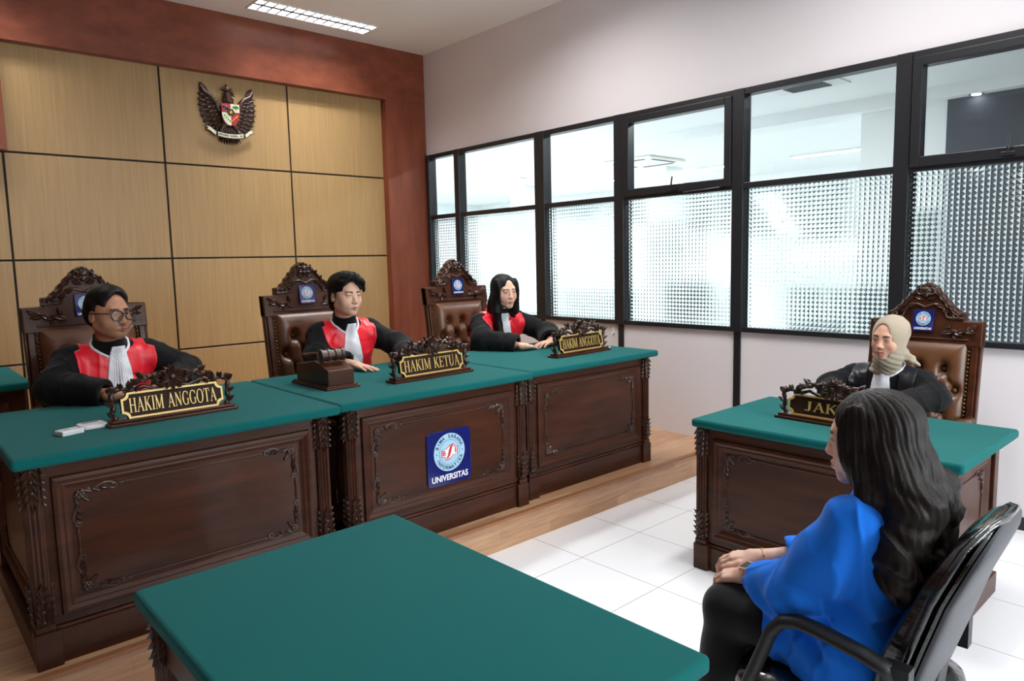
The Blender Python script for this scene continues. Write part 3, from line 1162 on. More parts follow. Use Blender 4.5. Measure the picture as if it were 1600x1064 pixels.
def nameplate(txt, w, loc, rz, label, hs=1.0, th=.052, fill=.84):
    t = empty('nameplate', loc, rz, label, 'nameplate', 'carved nameplates on the desks')
    hw = w / 2
    b = MB()
    b.box(-hw, hw, -.045, .045, 0, .014)
    b.box(-hw + .012, hw - .012, -.034, .034, .014, .026)
    b.build('base', M_DARK, t, bevel=.004)
    T = Matrix.Translation((0, -.012, .024)) @ Matrix.Rotation(R(-9), 4, 'X')
    pw, ph = w * .395, .112 * hs

    def clip(ins):
        c = .024
        o = []
        W, Ht = pw - ins, ph / 2 - ins
        zc = ph / 2
        for cx, cz, a0 in ((W, Ht, 270), (-W, Ht, 0), (-W, -Ht, 90), (W, -Ht, 180)):
            for k in range(6):
                a = R(a0 - 90 * k / 5) if False else R(a0 - 90 * (k / 5) + 0)
                o.append((cx + c * math.cos(a), zc + cz + c * math.sin(a)))
        return o
    # concave quarter-round corners, listed counter-clockwise
    def outline(ins):
        c = .024
        W, z0, z1 = pw - ins, ins, ph - ins
        o = []
        for cx, cz, aa, bb in ((W, z0, 180, 90), (W, z1, 270, 180), (-W, z1, 360, 270), (-W, z0, 90, 0)):
            for k in range(6):
                a = R(aa + (bb - aa) * k / 5)
                o.append((cx + c * math.cos(a), cz + c * math.sin(a)))
        return o
    b = MB()
    b.M = T
    b.prism(outline(0), -.006, .014, 'xz')
    p = b.build('name_panel', M_PLATE, t)
    b = MB()
    b.M = T
    o, i = outline(0), outline(.008)
    n = len(o)
    vs = [(x, -.0065, z) for x, z in o] + [(x, -.0105, z) for x, z in o] + [(x, -.0105, z) for x, z in i] + [(x, -.0055, z) for x, z in i]
    fs = []
    for r in range(3):
        for k in range(n):
            l = (k + 1) % n
            fs.append((r * n + k, r * n + l, (r + 1) * n + l, (r + 1) * n + k))
    b.add(vs, fs)
    b.build('gold_border', M_GOLD, p)
    b = MB()
    b.M = T
    serif_text(b, txt, th * hs, 0, (ph - th * hs) / 2, -.006, .004, fit(txt, th * hs, pw * 2 * fill), .05)
    b.build('lettering', M_GOLD, p)
    # openwork foliage along the top and both ends
    b = MB()
    b.M = Matrix.Translation((0, .006, 0))
    zt = .024 + ph
    kx = w / .55
    for s in (-1, 1):
        vine = [(s * .235 * kx, 0, .02), (s * .25 * kx, 0, .05), (s * .242 * kx, 0, .085), (s * .252 * kx, 0, zt - .005), (s * .225 * kx, 0, zt + .018),
                (s * .185 * kx, 0, zt + .012), (s * .15 * kx, 0, zt + .035), (s * .11 * kx, 0, zt + .062), (s * .085 * kx, 0, zt + .05), (s * .06 * kx, 0, zt + .022), (s * .03 * kx, 0, zt + .03)]
        sm = []
        for i_ in range(len(vine) - 1):
            for q in range(4):
                f = q / 4
                sm.append(tuple(vine[i_][c] * (1 - f) + vine[i_ + 1][c] * f for c in range(3)))
        b.tube(sm, [.0095 + .003 * math.sin(i_ * 1.3) for i_ in range(len(sm))], 8)
        b.tube([(s * .2 * kx, .004, zt + .004), (s * .16 * kx, .004, zt + .008), (s * .12 * kx, .004, zt + .02), (s * .07 * kx, .004, zt + .0), (s * .03 * kx, .0, zt + .01)], .008, 7)
        for (x, z, dx, dz, l, wd) in ((.245, .035, .6, .8, .035, .022), (.245, .08, .7, .6, .035, .022), (.25, zt, .5, .9, .03, .022), (.235, zt + .015, .9, .5, .03, .02), (.21, zt + .016, .2, 1, .028, .02),
                                      (.18, zt + .012, -.3, 1, .04, .024), (.15, zt + .03, .5, 1, .03, .022), (.12, zt + .055, .7, .8, .035, .024), (.1, zt + .05, .9, -.2, .04, .026),
                                      (.085, zt + .04, -.6, .5, .05, .03), (.07, zt + .03, -.8, -.3, .05, .03), (.14, zt + .02, .5, -.8, .025, .02), (.05, zt + .03, .8, .8, .05, .03)):
            b.leaf((s * x * kx, -.008, z), (s * dx, -.1, dz), l, wd, thick=.009, curl=.15)
            b.leaf((s * x * kx, .006, z), (s * dx, .1, dz), l * .9, wd, normal=(0, 1, 0), thick=.009, curl=.15)
    # central flower
    for k in range(9):
        a = R(-20 + 220 * k / 8)
        b.leaf((0, -.006, zt + .042), (math.cos(a), -.25, math.sin(a)), .062 if k % 2 == 0 else .05, .034, thick=.012, curl=.1)
        b.leaf((0, .006, zt + .042), (math.cos(a), .2, math.sin(a)), .055, .034, normal=(0, 1, 0), thick=.012)
    for dx in (-.5, 0, .5):
        b.leaf((dx * .02, -.01, zt + .035), (dx, -.3, -1), .045, .03, thick=.012)
    b.ball((0, -.014, zt + .045), (.018, .014, .016), 9, 6)
    b.build('openwork_carving', M_CARVE, t, smooth=60)
    return t


ZT = ZP + .785
nameplate('HAKIM ANGGOTA', .525, (.938, 3.235, ZT), R(1), 'nameplate on the left desk, its gold capitals reading HAKIM ANGGOTA before the bespectacled man', .97, .062, .86)
nameplate('HAKIM KETUA', .565, (2.315, 3.25, ZT), R(3), 'nameplate on the middle desk reading HAKIM KETUA in gold', 1.0, .062, .88)
nameplate('HAKIM ANGGOTA', .575, (3.575, 3.265, ZT), R(3), 'smaller-looking HAKIM ANGGOTA nameplate on the right desk before the long-haired judge', 1.03, .062, .87)
nameplate('JAKSA', .56, (3.37, 1.455, .785), R(-93), 'nameplate on the prosecutor desk, gold letters JAK showing beside the witness', .92, .05, .62)

# ---------------------------------------------------------------- gavel and its stand
t = empty('gavel_stand', (1.785, 3.49, ZT), 0, 'dark wooden box stand with a sloped lid under the gavel', 'stand')
b = MB()
b.box(-.098, .098, -.205, .205, 0, .012)
b.box(-.09, .09, -.197, .197, .012, .02)
b.build('base', M_DARK, t, bevel=.003)
b = MB()
prof = [(-.18, .02), (-.18, .098), (-.09, .128), (-.02, .138), (.06, .122), (.12, .112), (.18, .11), (.18, .02)]
b.prism(prof, -.075, .075, 'yz')
b.build('box', M_DARK, t, bevel=.003)
t = empty('gavel', (1.735, 3.46, ZT + .137), 0, 'dark turned wooden gavel lying on top of its box stand', 'gavel')
b = MB()
b.lathe([(.028, -.068), (.034, -.064), (.034, -.05), (.029, -.047), (.029, -.03), (.033, -.026), (.033, -.012), (.027, -.008), (.027, .012), (.033, .016), (.033, .03), (.029, .034), (.029, .05), (.034, .053), (.034, .066), (.028, .07)],
        (.045, -.06, .033), 'x', 24)
b.build('head', M_CARVE, t, smooth=35)
b = MB()
b.lathe([(.009, .03), (.012, .05), (.011, .07), (.014, .11), (.017, .16), (.015, .21), (.011, .225), (.016, .235), (.014, .25)], (0, 0, 0), 'y', 14)
o = b.build('handle', M_CARVE, t, smooth=50)
o.location = (.04, -.065, .038)
o.rotation_euler = (R(-6), 0, R(8))

# ---------------------------------------------------------------- two small white devices
t = empty('remote_device', (.540, 3.215, ZT), R(18), 'flat white rectangular gadget lying left of the other white device on green felt', 'device')
b = MB()
b.box(-.042, .042, -.030, .030, 0, .020)
b.build('case', M_WPLASTIC, t, bevel=.004)
b = MB()
b.box(-.02, .0, -.002, .004, .020, .0205)
b.build('mark', M_GREYP, t)
t = empty('thermostat_device', (.632, 3.285, ZT), R(5), 'white rounded gadget with a narrow grey display, lying on green felt', 'device')
b = MB()
b.prism([(.052 * math.copysign(abs(math.cos(a)) ** .5, math.cos(a)), .05 * math.copysign(abs(math.sin(a)) ** .5, math.sin(a))) for a in [2 * PI * k / 32 for k in range(32)]], 0, .017, 'xy')
b.build('case', M_WPLASTIC, t, bevel=.005, seg=3, smooth=40)
b = MB()
b.box(-.03, .03, .018, .032, .017, .0176)
b.build('display', M_GREYP, t)
b = MB()
b.box(-.032, .032, -.02, .02, 0, .014)
tag(b.build('white_tag', M_WPLASTIC, None, bevel=.003), 'tiny white block beside the right end of the right-hand nameplate', 'tag').location = (3.885, 3.305, ZT)
b = MB()
b.box(-.012, .0, -.012, .012, .0, .05)
b.tube([(-.012, 0, .01), (-.03, 0, .0), (-.03, 0, -.015)], .004, 6)
o = b.build('wall_hook', M_WPLASTIC)
o.location = (XW - .0005, 3.98, .955)
tag(o, 'small white hook on the wall below the glass, beside the black upright', 'hook')

# ---------------------------------------------------------------- bare table in the foreground
t = empty('witness_table', (.86, 1.41, 0), 0, 'bare green-topped dark wooden table in the foreground', 'table')
slab_top(t, -.412, .408, -.62, .615, .71, .752, .012)
b = MB()
b.box(-.34, .34, .52, .56, .14, .71)
b.build('front_panel', M_DARK, t, bevel=.004)
for s in (-1, 1):
    pilaster(t, s * .355, .555, .12, .71)
    b = MB()
    b.box(s * .355 - .034, s * .355 + .034, .52, .59, 0, .12)
    b.box(s * .355 - .03, s * .355 + .03, -.56, -.5, 0, .71)
    b.build('leg', M_DARK, t, bevel=.005)
    b = MB()
    b.box(s * .355 - .012, s * .355 + .012, -.5, .53, .56, .71)
    b.box(s * .355 - .016, s * .355 + .016, -.5, .53, .64, .66)
    b.box(s * .355 - .02, s * .355 + .02, -.5, .53, .07, .13)
    b.build('side_rail', M_DARK, t, bevel=.004)

# ---------------------------------------------------------------- second green table behind on the left
t = empty('side_table', (.05, 5.45, ZP), 0, 'dark green-topped side table against the left, behind the bespectacled judge', 'table')
slab_top(t, -.62, .62, -.5, .45, .74, .785, .014)
b = MB()
b.box(-.56, .56, -.45, -.42, .08, .74)
moulding(b, -.5, .5, .16, .68, -.45, [(0, 0), (.004, .014), (.03, .01), (.05, .001)])
b.build('front_panel', M_DARK, t)
for sx_ in (-1, 1):
    for sy in (-1, 1):
        b = MB()
        b.box(sx_ * .56 - .03, sx_ * .56 + .03, sy * .4 - .03, sy * .4 + .03, 0, .74)
        b.build('leg', M_DARK, t, bevel=.004)
# ================================================================ wall crest: carved eagle with shield and scroll
t = empty('wall_crest', (2.618, YB - .014, 2.99), 0, 'dark carved eagle crest with a coloured shield, hung on the tan panelling', 'crest')
EW = 1.04
M_EAG = mat('eagle_carved_wood', lin((50, 31, 22)), .4, .4, coat=.15, grain=(lin((74, 47, 34)), (40, 40, 40), 3))


def wing(s):
    b = MB()
    # outer shape grows from the shoulder up to the tip and down to the lowest feather
    tip = [(.222, .262), (.238, .215), (.252, .17), (.258, .12), (.258, .07), (.252, .02), (.240, -.03), (.222, -.075), (.198, -.115), (.17, -.145), (.14, -.165)]
    root = [(.175, .175), (.16, .16), (.14, .14), (.12, .115), (.105, .09), (.09, .06), (.08, .03), (.075, .0), (.07, -.03), (.07, -.06), (.07, -.09)]
    for k, ((tx, tz), (rx, rz)) in enumerate(zip(tip, root)):
        d = Vector((tx - rx, 0, tz - rz))
        b.leaf((s * rx, -.020 + .0012 * k, rz), (s * d.x, 0, d.z), d.length * 1.02, .052, thick=.012)
    for row, (f, w) in enumerate(((.62, .045), (.36, .04))):
        for k in range(10):
            tx, tz = [a + (c - a) * .5 for a, c in zip(tip[k], tip[k + 1])]
            rx, rz = [a + (c - a) * .5 for a, c in zip(root[k], root[k + 1])]
            d = Vector((tx - rx, 0, tz - rz)) * f
            b.leaf((s * rx, -.030 - .006 * row, rz), (s * d.x, 0, d.z), d.length, w, thick=.012)
    poly = [(s * .235, .235), (s * .215, .20), (s * .17, .175), (s * .125, .15), (s * .09, .10), (s * .06, .05), (s * .055, -.09), (s * .14, -.15), (s * .2, -.10), (s * .24, -.02), (s * .25, .08), (s * .246, .17)]
    b.prism([(x * .97, z) for x, z in poly], -.012, .0, 'xz')
    b.tube([(s * .08, -.035, .03), (s * .11, -.038, .11), (s * .15, -.036, .158), (s * .20, -.032, .185), (s * .225, -.026, .225), (s * .226, -.02, .262)], [.026, .026, .022, .018, .012, .005], 8)
    return b.build('wing', M_EAG, t, smooth=60)


wing(-1)
wing(1)
b = MB()
b.ball((0, -.035, .03), (.062, .038, .13), 18, 12)
b.tube([(0, -.04, .12), (-.004, -.045, .17), (-.012, -.05, .20)], [.044, .034, .03], 12)
for r_ in range(6):
    for k in range(5):
        b.leaf(((k - 2) * .017 * (1 - .05 * r_), -.062 + .003 * abs(k - 2), .155 - .022 * r_), (0.1 * (k - 2), -.12, -1), .034, .022, thick=.006)
for s in (-1, 1):
    b.tube([(s * .03, -.035, -.06), (s * .055, -.04, -.10), (s * .075, -.04, -.135)], [.03, .026, .016], 9)
    for k in (-1, 0, 1):
        b.tube([(s * .075, -.045, -.13), (s * .08 + k * .012, -.06, -.15), (s * .082 + k * .015, -.052, -.168)], [.009, .008, .003], 6)
b.build('body', M_EAG, t, smooth=60)
b = MB()
b.ball((-.014, -.055, .222), (.03, .026, .027), 12, 8)
b.tube([(-.034, -.058, .225), (-.052, -.058, .224), (-.062, -.058, .212)], [.013, .009, .002], 8)
for k in range(4):
    b.leaf((.004 + k * .006, -.05, .222 - k * .012), (1, 0, .35 - .25 * k), .042, .018, thick=.008)
b.leaf((-.014, -.055, .24), (-.1, 0, 1), .034, .02, thick=.01)
b.build('head', M_EAG, t, smooth=60)
b = MB()
for r_, n in ((0, 9), (1, 7)):
    for k in range(n):
        a = R(-90 + (k - (n - 1) / 2) * (52 / (n - 1)))
        b.leaf((.004 * (k - (n - 1) / 2), -.018 - .008 * r_, -.07), (math.cos(a), 0, math.sin(a)), .19 - .05 * r_, .034, thick=.009)
b.prism([(-.05, -.09), (.05, -.09), (.08, -.235), (-.08, -.235)], -.014, 0, 'xz')
b.build('tail', M_EAG, t, smooth=60)
# shield in five fields
M_CREAM = mat('ivory_enamel', lin((226, 222, 196)), .3)
M_REDE = mat('red_enamel', lin((170, 28, 34)), .25, coat=.4)
M_BLKE = mat('black_enamel', lin((20, 18, 18)), .25, coat=.4)
M_GRNE = mat('green_enamel', lin((70, 130, 50)), .3)
M_YELE = mat('yellow_enamel', lin((240, 200, 70)), .25, metal=.3)


def shield_half(s, top):
    if top:
        return [(0, .02), (s * .078, .02), (s * .078, .095), (0, .095)]
    pts = [(0, .02), (s * .078, .02)]
    for k in range(1, 8):
        u = k / 7
        pts.append((s * .078 * math.cos(u * PI / 2) ** .8, .02 - .115 * math.sin(u * PI / 2) ** 1.15))
    return pts


b = MB()
y0, y1 = -.094, -.07
for s, top, mi in ((-1, True, 1), (1, True, 0), (-1, False, 0), (1, False, 1)):
    b.prism(shield_half(s, top), y0, y1, 'xz', mi)
b.prism([(-.036, .02), (-.018, .05), (.018, .05), (.036, .02), (.018, -.01), (-.018, -.01)], y0 - .004, y0, 'xz', 2)
st = [(.018 * (1 if k % 2 == 0 else .42) * math.cos(PI / 2 + k * PI / 5), .02 + .018 * (1 if k % 2 == 0 else .42) * math.sin(PI / 2 + k * PI / 5)) for k in range(10)]
b.prism(st, y0 - .008, y0 - .004, 'xz', 4)
b.box(-.079, .079, y0 - .002, y0, .0175, .0215, 2)
for px, pz, rx, rz, mi in ((.045, .073, .026, .014, 3), (.03, .068, .014, .011, 3), (.06, .068, .014, .011, 3), (-.045, .058, .022, .017, 2), (-.06, .068, .01, .012, 2), (-.03, .05, .01, .012, 2)):
    b.ball((px, y0, pz), (rx, .006, rz), 10, 6, mi=mi)
b.box(.042, .048, y0 - .003, y0, .035, .065, 3)
for k in range(4):
    u = k / 3
    b.ball((-.055 + .045 * u, y0, -.01 - .045 * u), (.006, .005, .009), 8, 5, mi=3)
    b.ball((.055 - .045 * u, y0, -.01 - .045 * u), (.007, .004, .007), 8, 5, mi=4)
b.build('shield', [M_CREAM, M_REDE, M_BLKE, M_GRNE, M_YELE], t)
# scroll held in the claws
b = MB()


def band(x0, x1, n, w, y):
    vs, fs = [], []
    for i in range(n + 1):
        x = x0 + (x1 - x0) * i / n
        z = -.185 + 1.05 * x * x
        for dz, dy in ((w / 2, 0), (-w / 2, 0), (-w / 2, .008), (w / 2, .008)):
            vs.append((x, y + dy, z + dz))
    for i in range(n):
        for k in range(4):
            l = (k + 1) % 4
            fs.append((i * 4 + k, i * 4 + l, (i + 1) * 4 + l, (i + 1) * 4 + k))
    fs += [(3, 2, 1, 0), tuple(n * 4 + k for k in range(4))]
    return vs, fs


vs, fs = band(-.112, .112, 16, .034, -.066)
b.add(vs, fs, 0)
vs, fs = band(-.15, .15, 16, .044, -.056)
b.add(vs, fs, 2)
for s in (-1, 1):
    b.prism([(s * .135, -.185), (s * .175, -.150), (s * .205, -.138), (s * .192, -.125), (s * .212, -.112), (s * .178, -.118), (s * .150, -.140), (s * .128, -.158)], -.062, -.05, 'xz', 0)
    b.prism([(s * .126, -.19), (s * .178, -.155), (s * .218, -.14), (s * .2, -.124), (s * .224, -.104), (s * .176, -.112), (s * .12, -.152)], -.05, -.044, 'xz', 2)
txt = 'BHINNEKA TUNGGAL IKA'
for k, ch in enumerate(txt):
    x = -.1 + .2 * k / (len(txt) - 1)
    if ch != ' ':
        text_mesh(b, ch, .021, Matrix.Translation((x, -.0665, -.185 + 1.05 * x * x)) @ Matrix.Rotation(-math.atan(2.1 * x), 4, 'Y') @ FACE, .0006, .0004, mi=1)
b.build('scroll', [M_CREAM, M_BLKE, M_EAG], t)
t.scale = (1.04, .9, 1.02)

# ================================================================ the witness's office chair
M_VINYL = mat('black_vinyl_in_film', lin((20, 20, 22)), .22, .5, coat=.9, coat_rough=.06, bump=(16, .55, .012, (1, 1, 3)))
M_SHELL = mat('dark_grey_shell', lin((62, 64, 70)), .5, .4, bump=(400, .1, .001))
M_ARM = mat('black_moulded_plastic', lin((28, 28, 30)), .5, .4, bump=(500, .1, .001))
t = empty('office_chair', (1.93, .745, 0), R(2), 'black office chair still in clear film, under the woman in blue', 'office chair')


def back_outline(z):
    """half width of the backrest at height z"""
    u = (z - .50) / .49
    if u > .62:
        v = (u - .62) / .38
        return .212 * math.sqrt(max(0, 1 - v ** 2.6)) * .98 + .004
    return .190 + .022 * max(0, min(1, u / .35))


def back_surface(front):
    def fn(u, v):
        z = .42 + .567 * v
        hw = back_outline(z)
        a = (u * 2 - 1)
        x = hw * math.sin(a * PI / 2)
        e = abs(math.cos(a * PI / 2))
        yb_ = -.165 - .30 * (z - .5) - .10 * max(0, z - .8)
        tp = min(1, (1 - v) / .10, (v + .02) / .10) if True else 1
        th = (max(0, tp) ** .5)
        if front:
            y = yb_ + .03 * th + (.056 + .016 * math.exp(-((z - .62) / .09) ** 2) + .012 * math.exp(-((z - .88) / .07) ** 2)) * (1 - .5 * max(0, min(1, (z - .72) / .2))) * (e ** .22) * th
        else:
            y = yb_ - .026 * (e ** .6) * th
        return (x, y, z)
    return fn


gb = MB()
gb.sheet(back_surface(True), 30, 40)
gb.sheet(lambda u, v: tuple(back_surface(True)(u, v)[k] * (1 if k != 1 else 1) if False else (back_surface(True)(u, v)[0], back_surface(False)(u, v)[1] + .012, back_surface(True)(u, v)[2])[k] for k in range(3)), 30, 40)
gb.build('back_cushion', M_VINYL, t, smooth=180)
gb = MB()
gb.sheet(back_surface(False), 30, 40)
gb.sheet(lambda u, v: (back_surface(False)(u, v)[0] * .99, back_surface(False)(u, v)[1] + .040 * min(1, (1 - v) / .1) ** .5, back_surface(False)(u, v)[2]), 30, 40)
gb.build('back_shell', M_SHELL, t, smooth=180)
# piping along the join
gb = MB()
pp = []
for v in [k / 40 for k in range(41)]:
    q = back_surface(True)(0, v)
    pp.append((q[0] - .002, q[1] + .0, q[2]))
for v in [k / 40 for k in range(40, -1, -1)]:
    q = back_surface(True)(1, v)
    pp.append((q[0] + .002, q[1], q[2]))
gb.tube(pp, .009, 7)
gb.build('edge_piping', M_VINYL, t, smooth=180)


def superellipse(a, n, ex=.42):
    return (math.copysign(abs(math.cos(a)) ** ex, math.cos(a)), math.copysign(abs(math.sin(a)) ** ex, math.sin(a)))


gb = MB()
rings = []
for (s_, z) in ((.90, .385), (1.0, .395), (1.02, .43), (.98, .462), (.80, .478), (.4, .474), (.02, .472)):
    rings.append([(superellipse(2 * PI * k / 44, 2)[0] * .245 * s_, .025 + superellipse(2 * PI * k / 44, 2)[1] * .255 * s_, z - (.02 * max(0, superellipse(2 * PI * k / 44, 2)[1]) ** 3 if s_ > .5 else 0)) for k in range(44)])
vs = [p for r_ in rings for p in r_]
fs = [(j * 44 + k, j * 44 + (k + 1) % 44, (j + 1) * 44 + (k + 1) % 44, (j + 1) * 44 + k) for j in range(len(rings) - 1) for k in range(44)]
fs.append(tuple(range(43, -1, -1)))
gb.add(vs, fs)
gb.build('seat', M_VINYL, t, smooth=60)
gb = MB()
gb.prism([(.24 * superellipse(2 * PI * k / 32, 2)[0], .025 + .25 * superellipse(2 * PI * k / 32, 2)[1]) for k in range(32)], .365, .388, 'xy')
gb.build('seat_pan', M_ARM, t, bevel=.006)
for s in (-1, 1):
    gb = MB()
    x = s * .272
    path = [(x - s * .02, -.17, .60), (x, -.155, .645), (x, -.10, .662), (x, .0, .680), (x, .05, .684), (x, .09, .672), (x, .12, .635), (x, .155, .54), (x, .185, .46), (x - s * .01, .19, .41), (x - s * .05, .17, .375)]
    sm = []
    for i in range(len(path) - 1):
        for q in range(4):
            f = q / 4
            sm.append(tuple(path[i][c] * (1 - f) + path[i + 1][c] * f for c in range(3)))
    sm.append(path[-1])
    # flattened oval bar
    n = 12
    vs, fs = [], []
    for i, p in enumerate(sm):
        a = Vector(sm[max(0, i - 2)])
        c = Vector(sm[min(len(sm) - 1, i + 2)])
        tg = (c - a).normalized()
        xx = Vector((1, 0, 0))
        nn = tg.cross(xx).normalized()
        for k in range(n):
            w_ = 2 * PI * k / n
            vs.append(Vector(p) + xx * math.cos(w_) * .026 + nn * math.sin(w_) * .017)
    for i in range(len(sm) - 1):
        for k in range(n):
            l = (k + 1) % n
            fs.append((i * n + k, i * n + l, (i + 1) * n + l, (i + 1) * n + k))
    fs += [tuple(range(n)), tuple((len(sm) - 1) * n + k for k in range(n))]
    gb.add(vs, fs)
    gb.box(min(x - s * .035, x + s * .005), max(x - s * .035, x + s * .005), -.205, -.145, .50, .655)
    gb.build('armrest', M_ARM, t, smooth=50)
gb = MB()
gb.hexa([(-.05, -.19, .38), (.05, -.19, .38), (.05, -.10, .365), (-.05, -.10, .365), (-.045, -.215, .62), (.045, -.215, .62), (.045, -.185, .62), (-.045, -.185, .62)])
gb.build('back_bracket', M_ARM, t, bevel=.008)
gb = MB()
gb.lathe([(.045, .365), (.045, .34), (.028, .33), (.028, .12), (.04, .11), (.04, .075)], (0, .02, 0), 'z', 18)
gb.build('gas_column', M_ARM, t, smooth=40)
for k in range(5):
    a = R(20 + 72 * k)
    gb = MB()
    d = Vector((math.cos(a), math.sin(a), 0))
    gb.tube([Vector((0, .02, .10)), Vector((0, .02, .10)) + d * .15, Vector((0, .02, .078)) + d * .285], [.024, .02, .015], 8)
    lg = gb.build('base_leg', M_ARM, t, smooth=50)
    gb = MB()
    e = Vector((0, .02, 0)) + d * .285
    sdv = Vector((-d.y, d.x, 0))
    for q in (-1, 1):
        gb.M = Matrix.Translation(e + sdv * q * .012 + Vector((0, 0, .026))) @ Matrix.Rotation(a + PI / 2, 4, 'Z')
        gb.lathe([(.02, -.008), (.026, -.005), (.026, .005), (.02, .008)], (0, 0, 0), 'x', 16)
    gb.M = Matrix.Identity(4)
    gb.tube([e + Vector((0, 0, .026)), e + Vector((0, 0, .08))], .008, 7)
    gb.build('caster', M_RUBBER, lg, smooth=40)
# ================================================================ soft-body modelling: distance fields meshed with surface nets
def smin(a, b, k):
    if k <= 0:
        return np.minimum(a, b)
    h = np.maximum(k - np.abs(a - b), 0) / k
    return np.minimum(a, b) - h * h * k * .25


def smax(a, b, k):
    return -smin(-a, -b, k)


class Grid:
    def __init__(s, lo, hi, h):
        s.lo = np.array(lo, np.float32)
        s.h = h
        s.n = np.ceil((np.array(hi) - s.lo) / h).astype(int) + 1
        s.D = np.full(s.n, 1.0, np.float32)
        s.ax = [s.lo[i] + h * np.arange(s.n[i], dtype=np.float32) for i in range(3)]

    def sl(s, lo, hi, pad):
        o = []
        for i in range(3):
            a = int(max(0, math.floor((lo[i] - pad - s.lo[i]) / s.h)))
            b = int(min(s.n[i], math.ceil((hi[i] + pad - s.lo[i]) / s.h) + 1))
            o.append(slice(a, max(a, b)))
        return tuple(o)

    def P(s, sl=None):
        if sl is None:
            sl = (slice(None),) * 3
        return s.ax[0][sl[0]][:, None, None], s.ax[1][sl[1]][None, :, None], s.ax[2][sl[2]][None, None, :]

    def add(s, fn, lo, hi, k=.01, pad=.03):
        sl = s.sl(lo, hi, pad + k)
        if any(q.stop <= q.start for q in sl):
            return
        s.D[sl] = smin(s.D[sl], fn(*s.P(sl)).astype(np.float32), k)

    def cut(s, fn, lo, hi, k=.0, pad=.02):
        sl = s.sl(lo, hi, pad + k)
        if any(q.stop <= q.start for q in sl):
            return
        s.D[sl] = smax(s.D[sl], -fn(*s.P(sl)).astype(np.float32), k)

    def cone(s, a, b, ra, rb, k=.01, pad=.03):
        a, b = np.array(a, float), np.array(b, float)
        r = max(ra, rb)
        s.add(f_cone(a, b, ra, rb), np.minimum(a, b) - r, np.maximum(a, b) + r, k, pad)

    def chain(s, pts, rs, k=.01, pad=.03):
        for i in range(len(pts) - 1):
            s.cone(pts[i], pts[i + 1], rs[i], rs[i + 1], k, pad)

    def ell(s, c, r, k=.01, M=None, pad=.03):
        c = np.array(c, float)
        m = max(r)
        s.add(f_ell(c, r, M), c - m, c + m, k, pad)

    def ellcut(s, c, r, k=.004, M=None):
        c = np.array(c, float)
        m = max(r)
        s.cut(f_ell(c, r, M), c - m, c + m, k)

    def mesh(s, D=None):
        return surface_nets(s.D if D is None else D, s.lo, s.h)


def f_cone(a, b, ra, rb):
    ba = b - a
    L = float(ba @ ba) + 1e-9

    def f(X, Y, Z):
        px, py, pz = X - a[0], Y - a[1], Z - a[2]
        t = np.clip((px * ba[0] + py * ba[1] + pz * ba[2]) / L, 0, 1)
        return np.sqrt((px - t * ba[0]) ** 2 + (py - t * ba[1]) ** 2 + (pz - t * ba[2]) ** 2) - (ra + (rb - ra) * t)
    return f


def f_ell(c, r, M=None):
    r = [float(v) for v in r]

    def f(X, Y, Z):
        x, y, z = X - c[0], Y - c[1], Z - c[2]
        if M is not None:
            x, y, z = (M[0][0] * x + M[1][0] * y + M[2][0] * z, M[0][1] * x + M[1][1] * y + M[2][1] * z, M[0][2] * x + M[1][2] * y + M[2][2] * z)
        k0 = np.sqrt((x / r[0]) ** 2 + (y / r[1]) ** 2 + (z / r[2]) ** 2)
        k1 = np.sqrt((x / r[0] ** 2) ** 2 + (y / r[1] ** 2) ** 2 + (z / r[2] ** 2) ** 2) + 1e-9
        return np.where(k0 < .2, k0 * min(r) - min(r), k0 * (k0 - 1) / k1)
    return f


def surface_nets(D, lo, h):
    n = D.shape
    S = D < 0
    idx = np.zeros([m - 1 for m in n], np.int8)
    cnt = np.zeros([m - 1 for m in n], np.float32)
    for c in range(8):
        i, j, k = c & 1, (c >> 1) & 1, c >> 2
        idx += S[i:n[0] - 1 + i, j:n[1] - 1 + j, k:n[2] - 1 + k]
    act = (idx > 0) & (idx < 8)
    ids = np.argwhere(act)
    num = np.full(act.shape, -1, np.int32)
    num[act] = np.arange(len(ids))
    acc = np.zeros((len(ids), 3), np.float32)
    ct = np.zeros(len(ids), np.float32)
    corner = [(c & 1, (c >> 1) & 1, c >> 2) for c in range(8)]
    vals = [D[ids[:, 0] + a, ids[:, 1] + b, ids[:, 2] + c] for a, b, c in corner]
    for p in range(8):
        for bit in (1, 2, 4):
            q = p | bit
            if q == p:
                continue
            a, b = vals[p], vals[q]
            m = (a < 0) != (b < 0)
            t = np.where(m, a / np.where(m, a - b, 1), 0)
            for d in range(3):
                acc[:, d] += np.where(m, corner[p][d] + t * (corner[q][d] - corner[p][d]), 0)
            ct += m
    V = (ids + acc / ct[:, None]) * h + lo
    F = []
    for d in range(3):
        e = [slice(None)] * 3
        f = [slice(None)] * 3
        e[d], f[d] = slice(0, -1), slice(1, None)
        A, B = S[tuple(e)], S[tuple(f)]
        ed = np.argwhere(A != B)
        u, v = (d + 1) % 3, (d + 2) % 3
        ok = (ed[:, u] > 0) & (ed[:, v] > 0) & (ed[:, u] < n[u] - 1) & (ed[:, v] < n[v] - 1)
        ed = ed[ok]
        ins = A[tuple(ed.T)]
        q = []
        for du, dv in ((-1, -1), (0, -1), (0, 0), (-1, 0)):
            c = ed.copy()
            c[:, u] += du
            c[:, v] += dv
            q.append(num[tuple(c.T)])
        q = np.stack(q, 1)
        q[~ins] = q[~ins][:, ::-1]
        F.append(q)
    F = np.concatenate(F)
    return V, F


